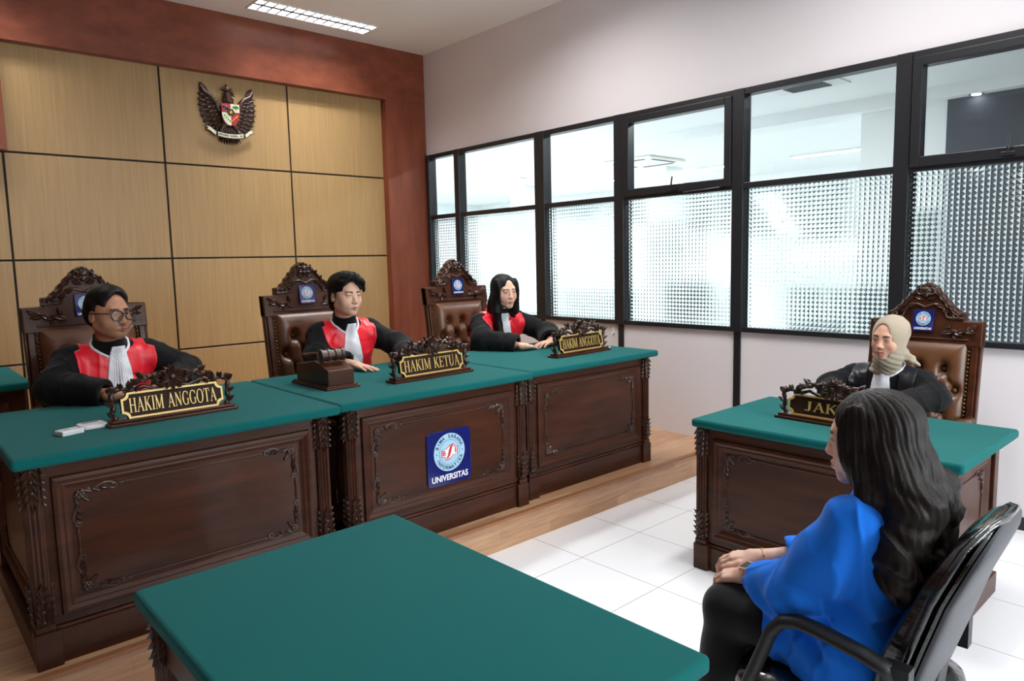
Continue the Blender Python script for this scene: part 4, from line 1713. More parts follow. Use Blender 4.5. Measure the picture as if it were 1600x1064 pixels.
def np_mesh(name, parts, mats, parent=None, col=None):
    """parts: list of (V,F[,material index]) joined into one smooth mesh"""
    Vs, Fs, Ms, o = [], [], [], 0
    for p in parts:
        Vs.append(p[0])
        Fs.append(p[1] + o)
        Ms.append(np.full(len(p[1]), p[2] if len(p) > 2 else 0, np.int32))
        o += len(p[0])
    V = np.concatenate(Vs).astype(np.float32)
    F = np.concatenate(Fs).astype(np.int32)
    me = bpy.data.meshes.new(name)
    me.vertices.add(len(V))
    me.vertices.foreach_set('co', V.ravel())
    me.loops.add(F.size)
    me.loops.foreach_set('vertex_index', F.ravel())
    me.polygons.add(len(F))
    me.polygons.foreach_set('loop_start', np.arange(0, F.size, 4, dtype=np.int32))
    me.polygons.foreach_set('loop_total', np.full(len(F), 4, np.int32))
    for m in (mats if isinstance(mats, (list, tuple)) else [mats]):
        me.materials.append(m)
    me.polygons.foreach_set('material_index', np.concatenate(Ms))
    me.update(calc_edges=True)
    me.polygons.foreach_set('use_smooth', np.ones(len(F), bool))
    if col is not None:
        at = me.attributes.new('tone', 'FLOAT_COLOR', 'POINT')
        c = np.ones((len(V), 4), np.float32)
        c[:, :3] = col
        at.data.foreach_set('color', c.ravel())
    ob = bpy.data.objects.new(name, me)
    C.objects.link(ob)
    ob.parent = parent
    return ob


def noise3(X, Y, Z, f, seed=0, n=5):
    """smooth pseudo noise from crossed sines, about -1..1"""
    r = np.random.default_rng(seed)
    o = 0
    for i in range(n):
        d = r.normal(size=3)
        d /= np.linalg.norm(d)
        d *= f * r.uniform(.6, 1.5)
        p = r.uniform(0, 6.28)
        q = r.uniform(-1, 1, 3) * f * .5
        o = o + np.sin(d[0] * X + d[1] * Y + d[2] * Z + p + 1.3 * np.sin(q[0] * X + q[1] * Y + q[2] * Z + p * 2))
    return o / n


def rotm(phi=0, pitch=0, roll=0):
    """columns = the head's own axes; phi 0 looks to -y, pitch>0 looks down"""
    return np.array((Matrix.Rotation(phi, 3, 'Z') @ Matrix.Rotation(pitch, 3, 'X') @ Matrix.Rotation(roll, 3, 'Y')))


class Head:
    """a head placed at c with axes M; local points scaled by s"""

    def __init__(s, c, phi, pitch=0, roll=0, sc=1.0):
        s.c = np.array(c, float)
        s.M = rotm(R(phi), R(pitch), R(roll))
        s.s = sc

    def w(s, p):
        return s.c + s.M @ (np.array(p, float) * s.s)

    def loc(s, X, Y, Z):
        x, y, z = X - s.c[0], Y - s.c[1], Z - s.c[2]
        M = s.M
        return ((M[0][0] * x + M[1][0] * y + M[2][0] * z) / s.s, (M[0][1] * x + M[1][1] * y + M[2][1] * z) / s.s, (M[0][2] * x + M[1][2] * y + M[2][2] * z) / s.s)

    def ell(s, g, c, r, k=.01, ry=0, pad=.03):
        M = s.M @ np.array(Matrix.Rotation(ry, 3, 'Y')) if ry else s.M
        g.ell(s.w(c), [v * s.s for v in r], k * s.s, M, pad)

    def ellcut(s, g, c, r, k=.004, ry=0):
        M = s.M @ np.array(Matrix.Rotation(ry, 3, 'Y')) if ry else s.M
        g.ellcut(s.w(c), [v * s.s for v in r], k * s.s, M)

    def cone(s, g, a, b, ra, rb, k=.01, pad=.03):
        g.cone(s.w(a), s.w(b), ra * s.s, rb * s.s, k * s.s, pad)


def head_field(g, H, fem=False, wide=1.0, neck=None):
    H.ell(g, (0, .018, .035), (.074, .093, .080), .01)
    H.ell(g, (0, -.020, -.020), (.0655 * wide, .066, .088), .03)
    for s in (-1, 1):
        H.cone(g, (s * .049 * wide, .005, -.058), (s * .014, -.060, -.096), .021, .016, .03)
        H.ell(g, (s * .038 * wide, -.053, -.036), (.023, .020, .024), .03)
    H.ell(g, (0, -.068, -.100), (.018, .016, .014), .018)
    H.cone(g, (-.036, -.072, .020), (.036, -.072, .020), .010, .010, .02)
    H.ell(g, (0, -.068, -.062), (.030, .021, .026), .02)
    for s in (-1, 1):
        H.ellcut(g, (s * .031, -.0985, .001), (.018, .015, .011), .012)
    n = .9 if fem else 1.0
    H.cone(g, (0, -.083, .004), (0, -.1015 * (.985 if fem else 1), -.034), .0066 * n, .0100 * n, .016)
    for s in (-1, 1):
        H.ell(g, (s * .0108 * n, -.0925, -.037), (.0082 * n, .0105, .0078), .007)
        H.ell(g, (s * .031, -.0725, .0), (.0150, .0145, .0135), .005)
        H.ellcut(g, (s * .0315, -.090, -.0008), (.0140, .009, .0040 if not fem else .0044), .002, ry=s * R(5))
    H.cone(g, (-.0215, -.081, -.0675), (0, -.0925, -.0648), .0034, .0052, .006)
    H.cone(g, (.0215, -.081, -.0675), (0, -.0925, -.0648), .0034, .0052, .006)
    H.cone(g, (-.018, -.0815, -.0725), (0, -.0915, -.0755), .0038, .0062, .006)
    H.cone(g, (.018, -.0815, -.0725), (0, -.0915, -.0755), .0038, .0062, .006)
    for s in (-1, 1):
        H.ellcut(g, (s * .012, -.0965, -.0698), (.014, .006, .0012), .002)
        H.ell(g, (s * .0745 * min(wide, 1.03), .016, -.010), (.008, .018, .031), .006, ry=s * R(-8))
        H.ellcut(g, (s * .0835 * min(wide, 1.03), .013, -.008), (.006, .010, .019), .004)
    if neck is not None:
        a = H.w((0, .022, -.062))
        g.cone(a, neck, (.046 if fem else .054) * H.s, (.050 if fem else .060) * H.s, .025)


def skin_tone(H, V, base, lip, brow, blush=None, beard=None, brow_t=1.0, lipmax=.02):
    x, y, z = H.loc(V[:, 0], V[:, 1], V[:, 2])
    base = np.array(base)
    col = np.tile(base, (len(V), 1))
    col *= (1 + .05 * noise3(V[:, 0], V[:, 1], V[:, 2], 90, 3))[:, None]

    def mix(m, c):
        nonlocal col
        m = np.clip(m, 0, 1)[:, None]
        col = col * (1 - m) + np.array(c) * m
    if blush is not None:
        for s in (-1, 1):
            mix(.45 * np.exp(-(((x - s * .04) / .022) ** 2 + ((z + .035) / .018) ** 2)) * (y < -.02), blush)
    fr = y < -.06
    if beard is not None:
        d = np.exp(-((x / .024) ** 2 + ((z + .054) / .0065) ** 2))
        mix(.85 * d * fr, beard)
        d = np.exp(-((x / .024) ** 2 + ((z + .103) / .014) ** 2))
        mix(.6 * d * fr, beard)
        d = np.exp(-(((np.abs(x) - .05) / .02) ** 2 + ((z + .09) / .03) ** 2))
        mix(.28 * d * (y < .02), beard)
    up = .0045 + .0022 * np.cos(np.clip(x / .024, -1, 1) * PI)
    lm = (np.abs(x) < .0245) & fr
    zc = -.0698
    top = (1 - (x / .0245) ** 2)
    mix(.8 * lm * ((z > zc - .0105 * top) & (z < zc + .0075 * top)), lip)
    mix(.6 * lm * (np.abs(z - zc) < .0010), np.array(lip) * .35)
    # brows
    ax = np.abs(x)
    bz = .0185 + .004 * np.sin(np.clip((ax - .012) / .036, 0, 1) * PI * .75)
    th = (.0050 - .0026 * np.clip((ax - .02) / .03, 0, 1)) * brow_t
    m = (ax > .012) & (ax < .049) & fr
    mix(.95 * m * np.clip(1.5 - np.abs(z - bz) / th, 0, 1), brow)
    # lash line
    for s in (-1, 1):
        u = (x - s * .0315) / .0150
        lz = -.0008 + .0038 * np.sqrt(np.clip(1 - u * u, 0, 1)) + .0012
        mix(.9 * (np.abs(u) < 1) * np.clip(1.5 - np.abs(z - lz) / .0013, 0, 1) * fr, np.array(brow) * .6)
    return col


EYEM = []


def eye_mats():
    EYEM.append(mat('eye_white', lin((205, 196, 192)), .2, .5))
    EYEM.append(mat('dark_iris', lin((40, 24, 17)), .1, .5, coat=.6))
    EYEM.append(mat('pupil_black', (.004, .004, .004), .1, .5, coat=.6))


def eyes(H, body, gaze=(0, 0)):
    if not EYEM:
        eye_mats()
    for s in (-1, 1):
        b = MB()
        g = Vector((math.sin(R(gaze[0])) * math.cos(R(gaze[1])), -math.cos(R(gaze[0])) * math.cos(R(gaze[1])), math.sin(R(gaze[1]))))
        Mr = g.to_track_quat('Z', 'Y').to_matrix()
        b.ball((0, 0, 0), .0128 * H.s, 24, 24, rot=Mr)
        for fi, f in enumerate(b.f):
            cc = sum((Vector(b.v[i]) for i in f), Vector()) / len(f)
            an = math.degrees(cc.angle(g))
            b.m[fi] = 2 if an < 12 else (1 if an < 31 else 0)
        o = b.build('eye', EYEM, body, smooth=180)
        o.matrix_local = Matrix.Translation(Vector(H.w((s * .0312, -.0718, -.0006)))) @ Matrix(H.M.tolist()).to_4x4()


def hand(g, wrist, d, up, side, curl=.25, sc=1.0, spread=.1, thumb=(.6, .35)):
    """d: wrist->knuckles, up: back of the hand, side=+1 puts the thumb on d x up"""
    w = np.array(wrist, float)
    d = np.array(d, float)
    d /= np.linalg.norm(d)
    up = np.array(up, float)
    up -= d * (up @ d)
    up /= np.linalg.norm(up)
    t = np.cross(d, up) * side
    L = [.078, .086, .080, .062]
    kn = []
    for i in range(4):
        o = (1.5 - i) * .0195
        k = w + (d * (.092 - .004 * abs(i - 1) - (.006 if i == 3 else 0)) + t * o + up * (.002 if i in (1, 2) else -.001)) * sc
        kn.append(k)
        g.cone(w + (d * .008 + t * o * .55) * sc, k, .0150 * sc, .0118 * sc, .012)
    g.cone(w - d * .03 * sc, w + d * .03 * sc, .0235 * sc, .026 * sc, .012)
    for i in range(4):
        ang = (1.5 - i) * spread
        f = d * math.cos(ang) + t * math.sin(ang)
        p = kn[i]
        r = [.0098, .0088, .0082, .0070] if i < 3 else [.0086, .0076, .0070, .0062]
        a = curl * .6
        for q, fr in enumerate((.44, .31, .25)):
            v = f * math.cos(a) - up * math.sin(a)
            e = p + v * L[i] * fr * sc
            g.cone(p, e, r[q] * sc, r[q + 1] * sc, .004)
            p = e
            a += curl * (1.0 if q == 0 else .8)
    b0 = w + (d * .022 + t * .022 - up * .004) * sc
    v1 = d * math.cos(thumb[0]) + t * math.sin(thumb[0]) - up * .15
    v1 /= np.linalg.norm(v1)
    b1 = b0 + v1 * .046 * sc
    v2 = d * math.cos(thumb[1]) + t * math.sin(thumb[1]) - up * .2
    v2 /= np.linalg.norm(v2)
    b2 = b1 + v2 * .032 * sc
    b3 = b2 + v2 * .024 * sc
    g.chain([b0, b1, b2, b3], [.0150 * sc, .0115 * sc, .0102 * sc, .0078 * sc], .006)


class Torso:
    """robe or jacket trunk: stacked ellipses in a frame at the shoulder line"""

    def __init__(s, T0, phi, lean=.15, hw=.185, depth=1.0, table=None):
        s.T0 = np.array(T0, float)
        s.phi = R(phi)
        s.lean = lean
        s.hw = hw
        k = hw / .185
        s.tab = table or [(.075, .066, .062), (.045, .075, .07), (.02, .125 * k, .085), (-.01, .165 * k, .095), (-.06, .182 * k, .112), (-.15, .182 * k, .130), (-.28, .172 * k, .132), (-.42, .18 * k, .14), (-.6, .2 * k, .17)]
        s.depth = depth

    def loc(s, X, Y, Z):
        c, q = math.cos(s.phi), math.sin(s.phi)
        x, y, z = X - s.T0[0], Y - s.T0[1], Z - s.T0[2]
        xl = c * x + q * y
        yl = -q * x + c * y
        return xl, yl + s.lean * z, z + 0 * xl

    def w(s, p):
        c, q = math.cos(s.phi), math.sin(s.phi)
        x, y, z = p
        y = y - s.lean * z
        return s.T0 + np.array([c * x - q * y, q * x + c * y, z])

    def field(s, X, Y, Z, off=0.0):
        x, y, z = s.loc(X, Y, Z)
        t = s.tab
        zz = np.array([v[0] for v in t][::-1])
        a = np.interp(z.ravel(), zz, [v[1] for v in t][::-1]).reshape(z.shape) + off
        b = (np.interp(z.ravel(), zz, [v[2] for v in t][::-1]).reshape(z.shape)) * s.depth + off
        p = 2.3
        k = (np.abs(x / a) ** p + np.abs(y / b) ** p) ** (1 / p)
        d = (k - 1) * np.minimum(a, b) * .9
        return np.maximum(d, np.maximum(z - t[0][0], t[-1][0] - z))


def swirl_folds(X, Y, Z, amp, f, seed):
    n = noise3(X, Y, Z, f, seed, 4)
    return amp * (1 - 2 * np.abs(n)) * .8 + amp * .5 * noise3(X, Y, Z, f * 2.3, seed + 9, 4)


def creases(X, Y, Z, amp, f, seed, sz=.6, w=.16):
    n = noise3(X, Y, Z * sz, f, seed, 3)
    m = noise3(X, Y, Z * sz, f * 1.7, seed + 31, 3)
    return -amp * np.exp(-(n / w) ** 2) - .6 * amp * np.exp(-(m / w) ** 2)
# ================================================================ the five people
M_ROBE = mat('black_robe_cloth', lin((15, 15, 18)), .8, .2, sheen=.05, bump=(60, .15, .004))
M_RED = mat('red_satin', lin((232, 24, 44)), .38, .5, sheen=.1, bump=(26, .22, .006, (1, 1, .6)))
M_BIB = mat('white_pleated_cotton', lin((236, 236, 244)), .8, .2)
M_SATIN = mat('black_satin', lin((26, 28, 36)), .36, .5, bump=(26, .22, .006))
M_HIJAB = mat('beige_scarf_cloth', lin((172, 157, 138)), .85, .15, sheen=.25, bump=(500, .06, .001))
M_BLUE = mat('royal_blue_cotton', lin((24, 118, 232)), .85, .15, sheen=.1, bump=(300, .08, .001))
M_TROUS = mat('black_trouser_cloth', lin((20, 20, 22)), .8, .2, sheen=.2)
M_SHOE = mat('black_shoe_leather', lin((18, 18, 18)), .35, .5)


def skin_mat(name):
    return mat(name, (.5, .3, .2), .48, .4, attr='tone', sss=.05)


def hair_mat(name, c1, c2, sc=(160, 160, 22)):
    return mat(name, lin(c1), .5, .22, grain=(lin(c2), sc, 3), bump=(1, .5, .003, sc))


M_HAIRK = hair_mat('black_hair', (12, 11, 11), (22, 20, 20))
M_HAIRB = hair_mat('dark_brown_hair', (17, 13, 12), (34, 25, 20))


def grid_around(pts, pad, h):
    p = np.array(pts)
    return Grid(p.min(0) - pad, p.max(0) + pad, h)


def dressed(name_label, floor, T, H, arms, legs, skin, lip, brow, fem=False, wide=1.0, blush=None, beard=None, brow_t=1.0,
            gaze=(0, 0), sleeve_r=(.074, .078, .070, .066), sleeve_end=.05, hands=(), seed=1, accent=None, accent_name='red_panel',
            bib=True, robe_mat=None, hscale=1.0, neckz=.02):
    """a seated, robed person. arms: ((shoulder, elbow, wrist) right, left) in world coordinates"""
    base = np.array([T.T0[0], T.T0[1], floor])
    root = empty('person', tuple(base), 0, name_label, 'person')

    def L(V):
        return (V - base).astype(np.float32)
    # ---- skin
    g = Grid(H.c - .24 * H.s, H.c + .2 * H.s, .0028)
    g2lo = H.c - .24
    neck = T.w((0, -.015, .02))
    head_field(g, H, fem, wide, neck)
    V, F = g.mesh()
    parts = [(V, F)]
    gb = Grid(np.array([T.T0[0] - .3, T.T0[1] - .3, floor + .3]), np.array([T.T0[0] + .3, T.T0[1] + .35, T.T0[2] + .12]), .012)
    gb.add(lambda X, Y, Z: T.field(X, Y, Z, -.03), gb.lo, gb.lo + gb.n * gb.h, .02)
    gb.cone(T.w((0, -.0, .0)), neck, .05, .05, .03)
    V, F = gb.mesh()
    parts.append((V, F))
    for hd, (sh, el, wr) in zip(hands, arms):
        if hd is None:
            continue
        wr = np.array(wr, float)
        el = np.array(el, float)
        gh = Grid(np.minimum(wr, el) - .22, np.maximum(wr, el) + .22, .003)
        dd = (wr - el) / np.linalg.norm(wr - el)
        gh.cone(el + dd * .06, wr, .036 * hscale, .025 * hscale, .01)
        gh.cone(np.array(sh, float) * .25 + el * .75, el + dd * .06, .04, .036, .01)
        hand(gh, wr, hd['d'], hd['up'], hd['side'], hd.get('curl', .25), hscale * hd.get('sc', 1), hd.get('spread', .1), hd.get('thumb', (.6, .35)))
        parts.append(gh.mesh())
    nh = len(parts[0][0])
    allV = np.concatenate([p[0] for p in parts])
    col = skin_tone(H, allV, skin, lip, brow, blush, beard, brow_t)
    hx, hy, hz = H.loc(allV[nh:, 0], allV[nh:, 1], allV[nh:, 2])
    col[nh:] = np.array(skin) * (1 + .05 * noise3(allV[nh:, 0], allV[nh:, 1], allV[nh:, 2], 80, 5))[:, None]
    body = np_mesh('body', [(L(p[0]), p[1]) for p in parts], skin_mat('skin_tone'), root, col)
    # eyes are placed in the person's own frame
    Hl = Head(H.c - base, 0, sc=H.s)
    Hl.M = H.M
    eyes(Hl, body, gaze)
    # ---- robe
    pts = [a for arm in arms for a in arm] + [T.w((0, 0, .1)), T.w((0, .15, -.45)), T.w((0, -.2, -.4))]
    gr = grid_around(pts, .13, .0045)
    lo, hi = gr.lo, gr.lo + gr.n * gr.h
    gr.add(lambda X, Y, Z: T.field(X, Y, Z, .006), lo, hi, .02)
    for sh, el, wr in arms:
        sh, el, wr = [np.array(q, float) for q in (sh, el, wr)]
        nk = T.w((0, .0, .02))
        gr.cone(nk * .35 + sh * .65, sh, .062, sleeve_r[0] * .93, .05, .05)
        gr.chain([sh, el], [sleeve_r[0], sleeve_r[1]], .035, .05)
        dd = (wr - el) / np.linalg.norm(wr - el)
        e2 = wr - dd * sleeve_end
        gr.chain([el, e2], [sleeve_r[1], sleeve_r[2]], .03, .05)
        gr.cut(lambda X, Y, Z, e2=e2, dd=dd: -((X - e2[0]) * dd[0] + (Y - e2[1]) * dd[1] + (Z - e2[2]) * dd[2] - .012) + np.where((X - e2[0]) ** 2 + (Y - e2[1]) ** 2 + (Z - e2[2]) ** 2 > .13 ** 2, 9, 0), e2 - .1, e2 + .1, .006)
        # open cuff
        gr.cut(f_cone(e2 - dd * .02, e2 + dd * .05, sleeve_r[2] - .030, sleeve_r[2] - .024), e2 - .1, e2 + .12, .004)
    X, Y, Z = gr.P()
    xl, yl, zl = T.loc(X, Y, Z)
    calm = np.clip((np.sqrt(xl ** 2 + (yl + .02) ** 2) - .06) / .06, .15, 1)
    for sh, el, wr in arms:
        w_ = np.array(wr)
        calm = calm * np.clip((np.sqrt((X - w_[0]) ** 2 + (Y - w_[1]) ** 2 + (Z - w_[2]) ** 2) - .06) / .10, .25, 1)
    gr.D += calm * (swirl_folds(X, Y, Z, .0060, 21, seed) + creases(X, Y, Z, .0055, 20, seed + 7) + .0026 * noise3(X, Y, Z, 60, seed + 4)).astype(np.float32)
    # stand-up collar
    ca, cb = T.w((0, -.016, -.01)), T.w((0, -.012, .02)) * .42 + H.w((0, .022, -.062)) * .58
    rc = .064 if fem else .072
    cd = (cb - ca) / np.linalg.norm(cb - ca)
    cl = float(np.linalg.norm(cb - ca))
    gr.cone(ca, ca + cd * (cl + .06), rc + .008, rc - .004, .012, .05)
    gr.cut(lambda X, Y, Z: np.where((X - cb[0]) ** 2 + (Y - cb[1]) ** 2 + (Z - cb[2]) ** 2 > .16 ** 2, 9, 0) - ((X - cb[0]) * cd[0] + (Y - cb[1]) * cd[1] + (Z - cb[2]) * cd[2] - .012), cb - .13, cb + .13, .006)
    # neck opening
    nt = T.w((0, -.03, .02))
    gr.cut(f_cone(ca + cd * .02, ca + cd * (cl + .12), rc - .010, rc - .012), ca - .12, cb + .16, .004)
    V, F = gr.mesh()
    rp = [(L(V), F)]
    gl = Grid(np.array([T.T0[0] - .75, T.T0[1] - .75, floor]), np.array([T.T0[0] + .75, T.T0[1] + .75, T.T0[2] - .25]), .014)
    gl.cone(T.w((0, .02, -.42)), T.w((0, .05, -.52)), .17, .18, .04)
    for hp, kn, an in legs:
        gl.chain([hp, kn, an], [.105, .088, .075], .05)
    X, Y, Z = gl.P()
    gl.D += (swirl_folds(X, Y, Z, .006, 20, seed + 2)).astype(np.float32)
    V, F = gl.mesh()
    rp.append((L(V), F))
    robe = np_mesh('robe', rp, robe_mat or M_ROBE, root)
    for i, (hp, kn, an) in enumerate(legs):
        b = MB()
        f = Vector(np.array(kn) - np.array(hp))
        f.z = 0
        f.normalize()
        p0 = Vector(an) - Vector(base)
        p0.z = .045
        b.tube([p0 - f * .07 + Vector((0, 0, .0)), p0, p0 + f * .09 - Vector((0, 0, .008)), p0 + f * .17 - Vector((0, 0, .016)), p0 + f * .2 - Vector((0, 0, .02))], [.036, .044, .044, .036, .014], 12)
        b.build('shoe', M_SHOE, root, smooth=60)
    # ---- trimmings follow the robe's own surface
    xl, yl, zl = T.loc(*gr.P())
    nx, ny = xl, np.where(yl + .03 < 0, (yl + .03) * 1.5, yl + .03)
    rn = np.sqrt(nx ** 2 + ny ** 2)
    if accent is not None:
        reg = np.maximum.reduce([accent(xl, yl, zl, rn), T.field(*gr.P()) - .075, -(f_cone(ca, ca + cd * (cl + .06), rc + .015, rc + .006)(*gr.P()))])
        Dr = np.maximum(gr.D - .0055, reg.astype(np.float32))
        V, F = gr.mesh(Dr)
        np_mesh(accent_name, [(L(V), F)], M_RED if accent_name == 'red_panel' else M_SATIN, root)
    if bib:
        lo = T.w((-.12, -.35, -.36))
        pts = [T.w((sx * .14, yy, zz)) for sx in (-1, 1) for yy in (-.27, .14) for zz in (-.36, .12)]
        gj = grid_around(pts, .0, .0032)
        X, Y, Z = gj.P()
        # resample the robe's field
        def samp(ax, g, n):
            return np.clip((ax - g.lo[n]) / g.h, 0, g.n[n] - 1.001)
        ix, iy, iz = [samp(gj.ax[n], gr, n) for n in range(3)]

        def lerp_axis(A, u, axis):
            i = u.astype(int)
            f = (u - i).astype(np.float32)
            sh = [1, 1, 1]
            sh[axis] = -1
            f = f.reshape(sh)
            return np.take(A, i, axis) * (1 - f) + np.take(A, i + 1, axis) * f
        D = lerp_axis(lerp_axis(lerp_axis(gr.D, ix, 0), iy, 1), iz, 2)
        x, y, z = T.loc(X, Y, Z)
        top = .050
        u = np.clip((top - z) / .33, 0, 1)
        wd = .034 + .052 * u
        ph = x / (.6 + .9 * u)
        pleat = .0030 * np.abs(np.sin(ph * 300)) + .0035 * np.sin(ph * 70 + 1.0)
        reg = np.maximum.reduce([np.abs(x) - wd, z - top + 0 * x, -(z + .30) + .012 * np.sin(x * 60) + 0 * y, y + 0 * x + 0 * z - .0])
        DB = np.maximum(D - .011 - pleat, reg)
        DB = np.maximum(DB, -(D - .002))
        # thin white piping round the collar, lowest at the throat
        e1 = np.array([math.cos(T.phi), math.sin(T.phi), 0])
        e1 = e1 - cd * (e1 @ cd)
        e1 /= np.linalg.norm(e1)
        e2 = np.cross(e1, cd)
        pts = []
        for th in np.linspace(-140, 140, 57):
            dr = e1 * math.sin(R(th)) + e2 * math.cos(R(th))
            hit = None
            if abs(th) > 17:
                for t_ in np.linspace(cl + .01, -.05, 80):
                    q = ca + cd * t_ + dr * (rc + .0125)
                    i3 = np.clip(np.round((q - gr.lo) / gr.h).astype(int), 0, np.array(gr.n) - 1)
                    if gr.D[tuple(i3)] < .001:
                        hit = q + cd * .003
                        break
            pts.append(hit)
        lo_, hi_ = [q for q in pts[:28] if q is not None], [q for q in pts[28:] if q is not None]
        gj.D = DB.astype(np.float32)
        for pl in (lo_, hi_):
            pl = [sum(pl[max(0, i - 2):i + 3]) / len(pl[max(0, i - 2):i + 3]) + cd * .002 for i in range(len(pl))]
            gj.chain(pl, [.0066] * len(pl), .002)
        DB = gj.D
        V, F = gj.mesh(DB.astype(np.float32))
        np_mesh('white_bib', [(L(V), F)], M_BIB, root)
    return root, base, L, body, gr


def hair_object(name, g, root, L, m):
    V, F = g.mesh()
    return np_mesh(name, [(L(V), F)], m, root)


def strands(g, H, amp, n, seed, twist=0.0):
    """comb grooves into a hair field; grooves follow vertical planes round the head"""
    x, y, z = H.loc(*g.P())
    th = np.arctan2(x, y + .02)
    g.D += (amp * np.sin(th * n + 3 * np.sin(z * 25 + seed) + twist * z * 40) * .6 + amp * .7 * np.sin(th * n * 2.3 + 2.2 * np.sin(z * 33 + seed * 2) + 1) * .5
            + amp * .8 * noise3(x, y, z * .12, 60, seed)).astype(np.float32)


def red_region(half, drop, neck_r=.098):
    def f(x, y, z, rn):
        edge = half - .030 * np.clip((-z - .03) / .22, 0, 1)
        return np.maximum.reduce([np.abs(x) - edge + 0 * y + 0 * z, -(z + drop) + 0 * x + 0 * y, neck_r - rn - .8 * np.clip(-z - .045, 0, 1)])
    return f


def lapel_region(x, y, z, rn):
    a = np.abs(x)
    return np.maximum.reduce([a - .165 + 0 * y + 0 * z, .082 - a + 0 * y + 0 * z, -(z + .33) + 0 * x + 0 * y, y - .03 + 0 * x + 0 * z])


SK_L, SK_M, SK_R, SK_J, SK_W = lin((176, 122, 94)), lin((226, 178, 153)), lin((226, 176, 152)), lin((216, 164, 140)), lin((222, 178, 156))
UPW = (0, 0, 1)


def seat_legs(T, floor, spread=.1, reach=.42):
    o = []
    for s in (-1, 1):
        hp = T.w((s * .09, .04, -.5))
        hp[2] = floor + .61
        f = np.array([math.sin(T.phi), -math.cos(T.phi), 0])
        sd = np.array([math.cos(T.phi), math.sin(T.phi), 0])
        kn = hp + f * reach + sd * s * .03
        kn[2] = floor + .585
        an = kn - f * .03
        an[2] = floor + .11
        o.append((hp, kn, an))
    return o


# ---------------------------------------------------------------- left judge: glasses, moustache, short wavy hair
def person_left():
    T = Torso((.905, 4.12, 1.165), 6, .22, .195, 1.08)
    H = Head((.885, 3.985, 1.385), 23, 2, 0, 1.06)
    arms = (((.725, 4.11, 1.15), (.625, 3.99, 1.045), (.83, 3.79, 1.0)), ((1.085, 4.12, 1.155), (1.245, 4.03, 1.045), (1.13, 3.84, 1.0)))
    hands = (dict(d=(.9, .35, -.06), up=(0, 0, 1), side=-1, curl=.3), dict(d=(-.9, .1, .0), up=(.1, -.2, 1), side=1, curl=.35))
    root, base, L, body, gr = dressed('man with round glasses and moustache, black robe with red front, at the left desk', ZP, T, H, arms, seat_legs(T, ZP), SK_L, lin((124, 72, 58)), lin((20, 15, 13)),
                                      wide=1.14, beard=lin((44, 30, 25)), brow_t=1.3, gaze=(10, 6), hands=hands, seed=3, accent=red_region(.185, .33), hscale=1.03, sleeve_r=(.076, .082, .074, .066))
    g = Grid(H.c - .2, H.c + .22, .0032)
    H.ell(g, (0, .024, .040), (.0835, .1005, .083), .01)
    H.ell(g, (.004, .014, .078), (.072, .086, .058), .03)
    H.ell(g, (0, .075, -.01), (.07, .055, .07), .03)
    for s in (-1, 1):
        H.cone(g, (s * .076, .0, .03), (s * .077, -.010, -.02), .011, .007, .015)
    # face stays open
    H.ellcut(g, (.0, -.116, .030), (.066, .088, .088), .012)
    H.ellcut(g, (0, -.118, -.03), (.073, .082, .085), .012)
    H.ellcut(g, (0, -.137, .03), (.098, .088, .080), .012)
    H.ellcut(g, (0, -.075, -.09), (.105, .09, .075), .01)
    for s in (-1, 1):
        H.ellcut(g, (s * .088, .012, -.02), (.02, .026, .036), .006)
    x, y, z = H.loc(*g.P())
    g.D += (.0035 * noise3(x, y, z, 110, 8) + .0065 * noise3(x, y, z, 55, 12)).astype(np.float32)
    hair_object('hair', g, root, L, M_HAIRK)
    # glasses
    Mg = mat('dark_spectacle_frame', lin((34, 22, 18)), .2, .5, coat=.5)
    Hl = Head(H.c - base, 0, sc=H.s)
    Hl.M = H.M
    b = MB()
    rr = .0255
    for s in (-1, 1):
        b.tube([Hl.w((s * .033 + rr * 1.05 * math.cos(a), -.108 + .010 * abs(s * .033 + rr * math.cos(a)) / .05, -.004 + rr * .93 * math.sin(a))) for a in [2 * PI * k / 28 for k in range(28)]], .0034, 8, closed=True)
        b.tube([Hl.w((s * .0585, -.098, .006)), Hl.w((s * .072, -.085, .006)), Hl.w((s * .081, -.03, .004)), Hl.w((s * .081, .015, .004)), Hl.w((s * .079, .03, -.01))], .0030, 6)
    b.tube([Hl.w((-.011, -.1075, .002)), Hl.w((-.004, -.111, .006)), Hl.w((.004, -.111, .006)), Hl.w((.011, -.1075, .002))], .0028, 6)
    gl = b.build('glasses', Mg, root, smooth=180)
    for s in (-1, 1):
        b = MB()
        pts = [Hl.w((s * .033 + rr * 1.03 * math.cos(a), -.108 + .010 * abs(s * .033 + rr * math.cos(a)) / .05, -.004 + rr * .91 * math.sin(a))) for a in [2 * PI * k / 24 for k in range(24)]]
        c = sum(pts) / len(pts)
        n = Hl.M @ np.array([0, -1, 0])
        vs = [tuple(p) for p in pts] + [tuple(c + n * .002)]
        b.add(vs, [(k, (k + 1) % 24, 24) for k in range(24)])
        b.build('lens', M_GLASS, gl, smooth=180)


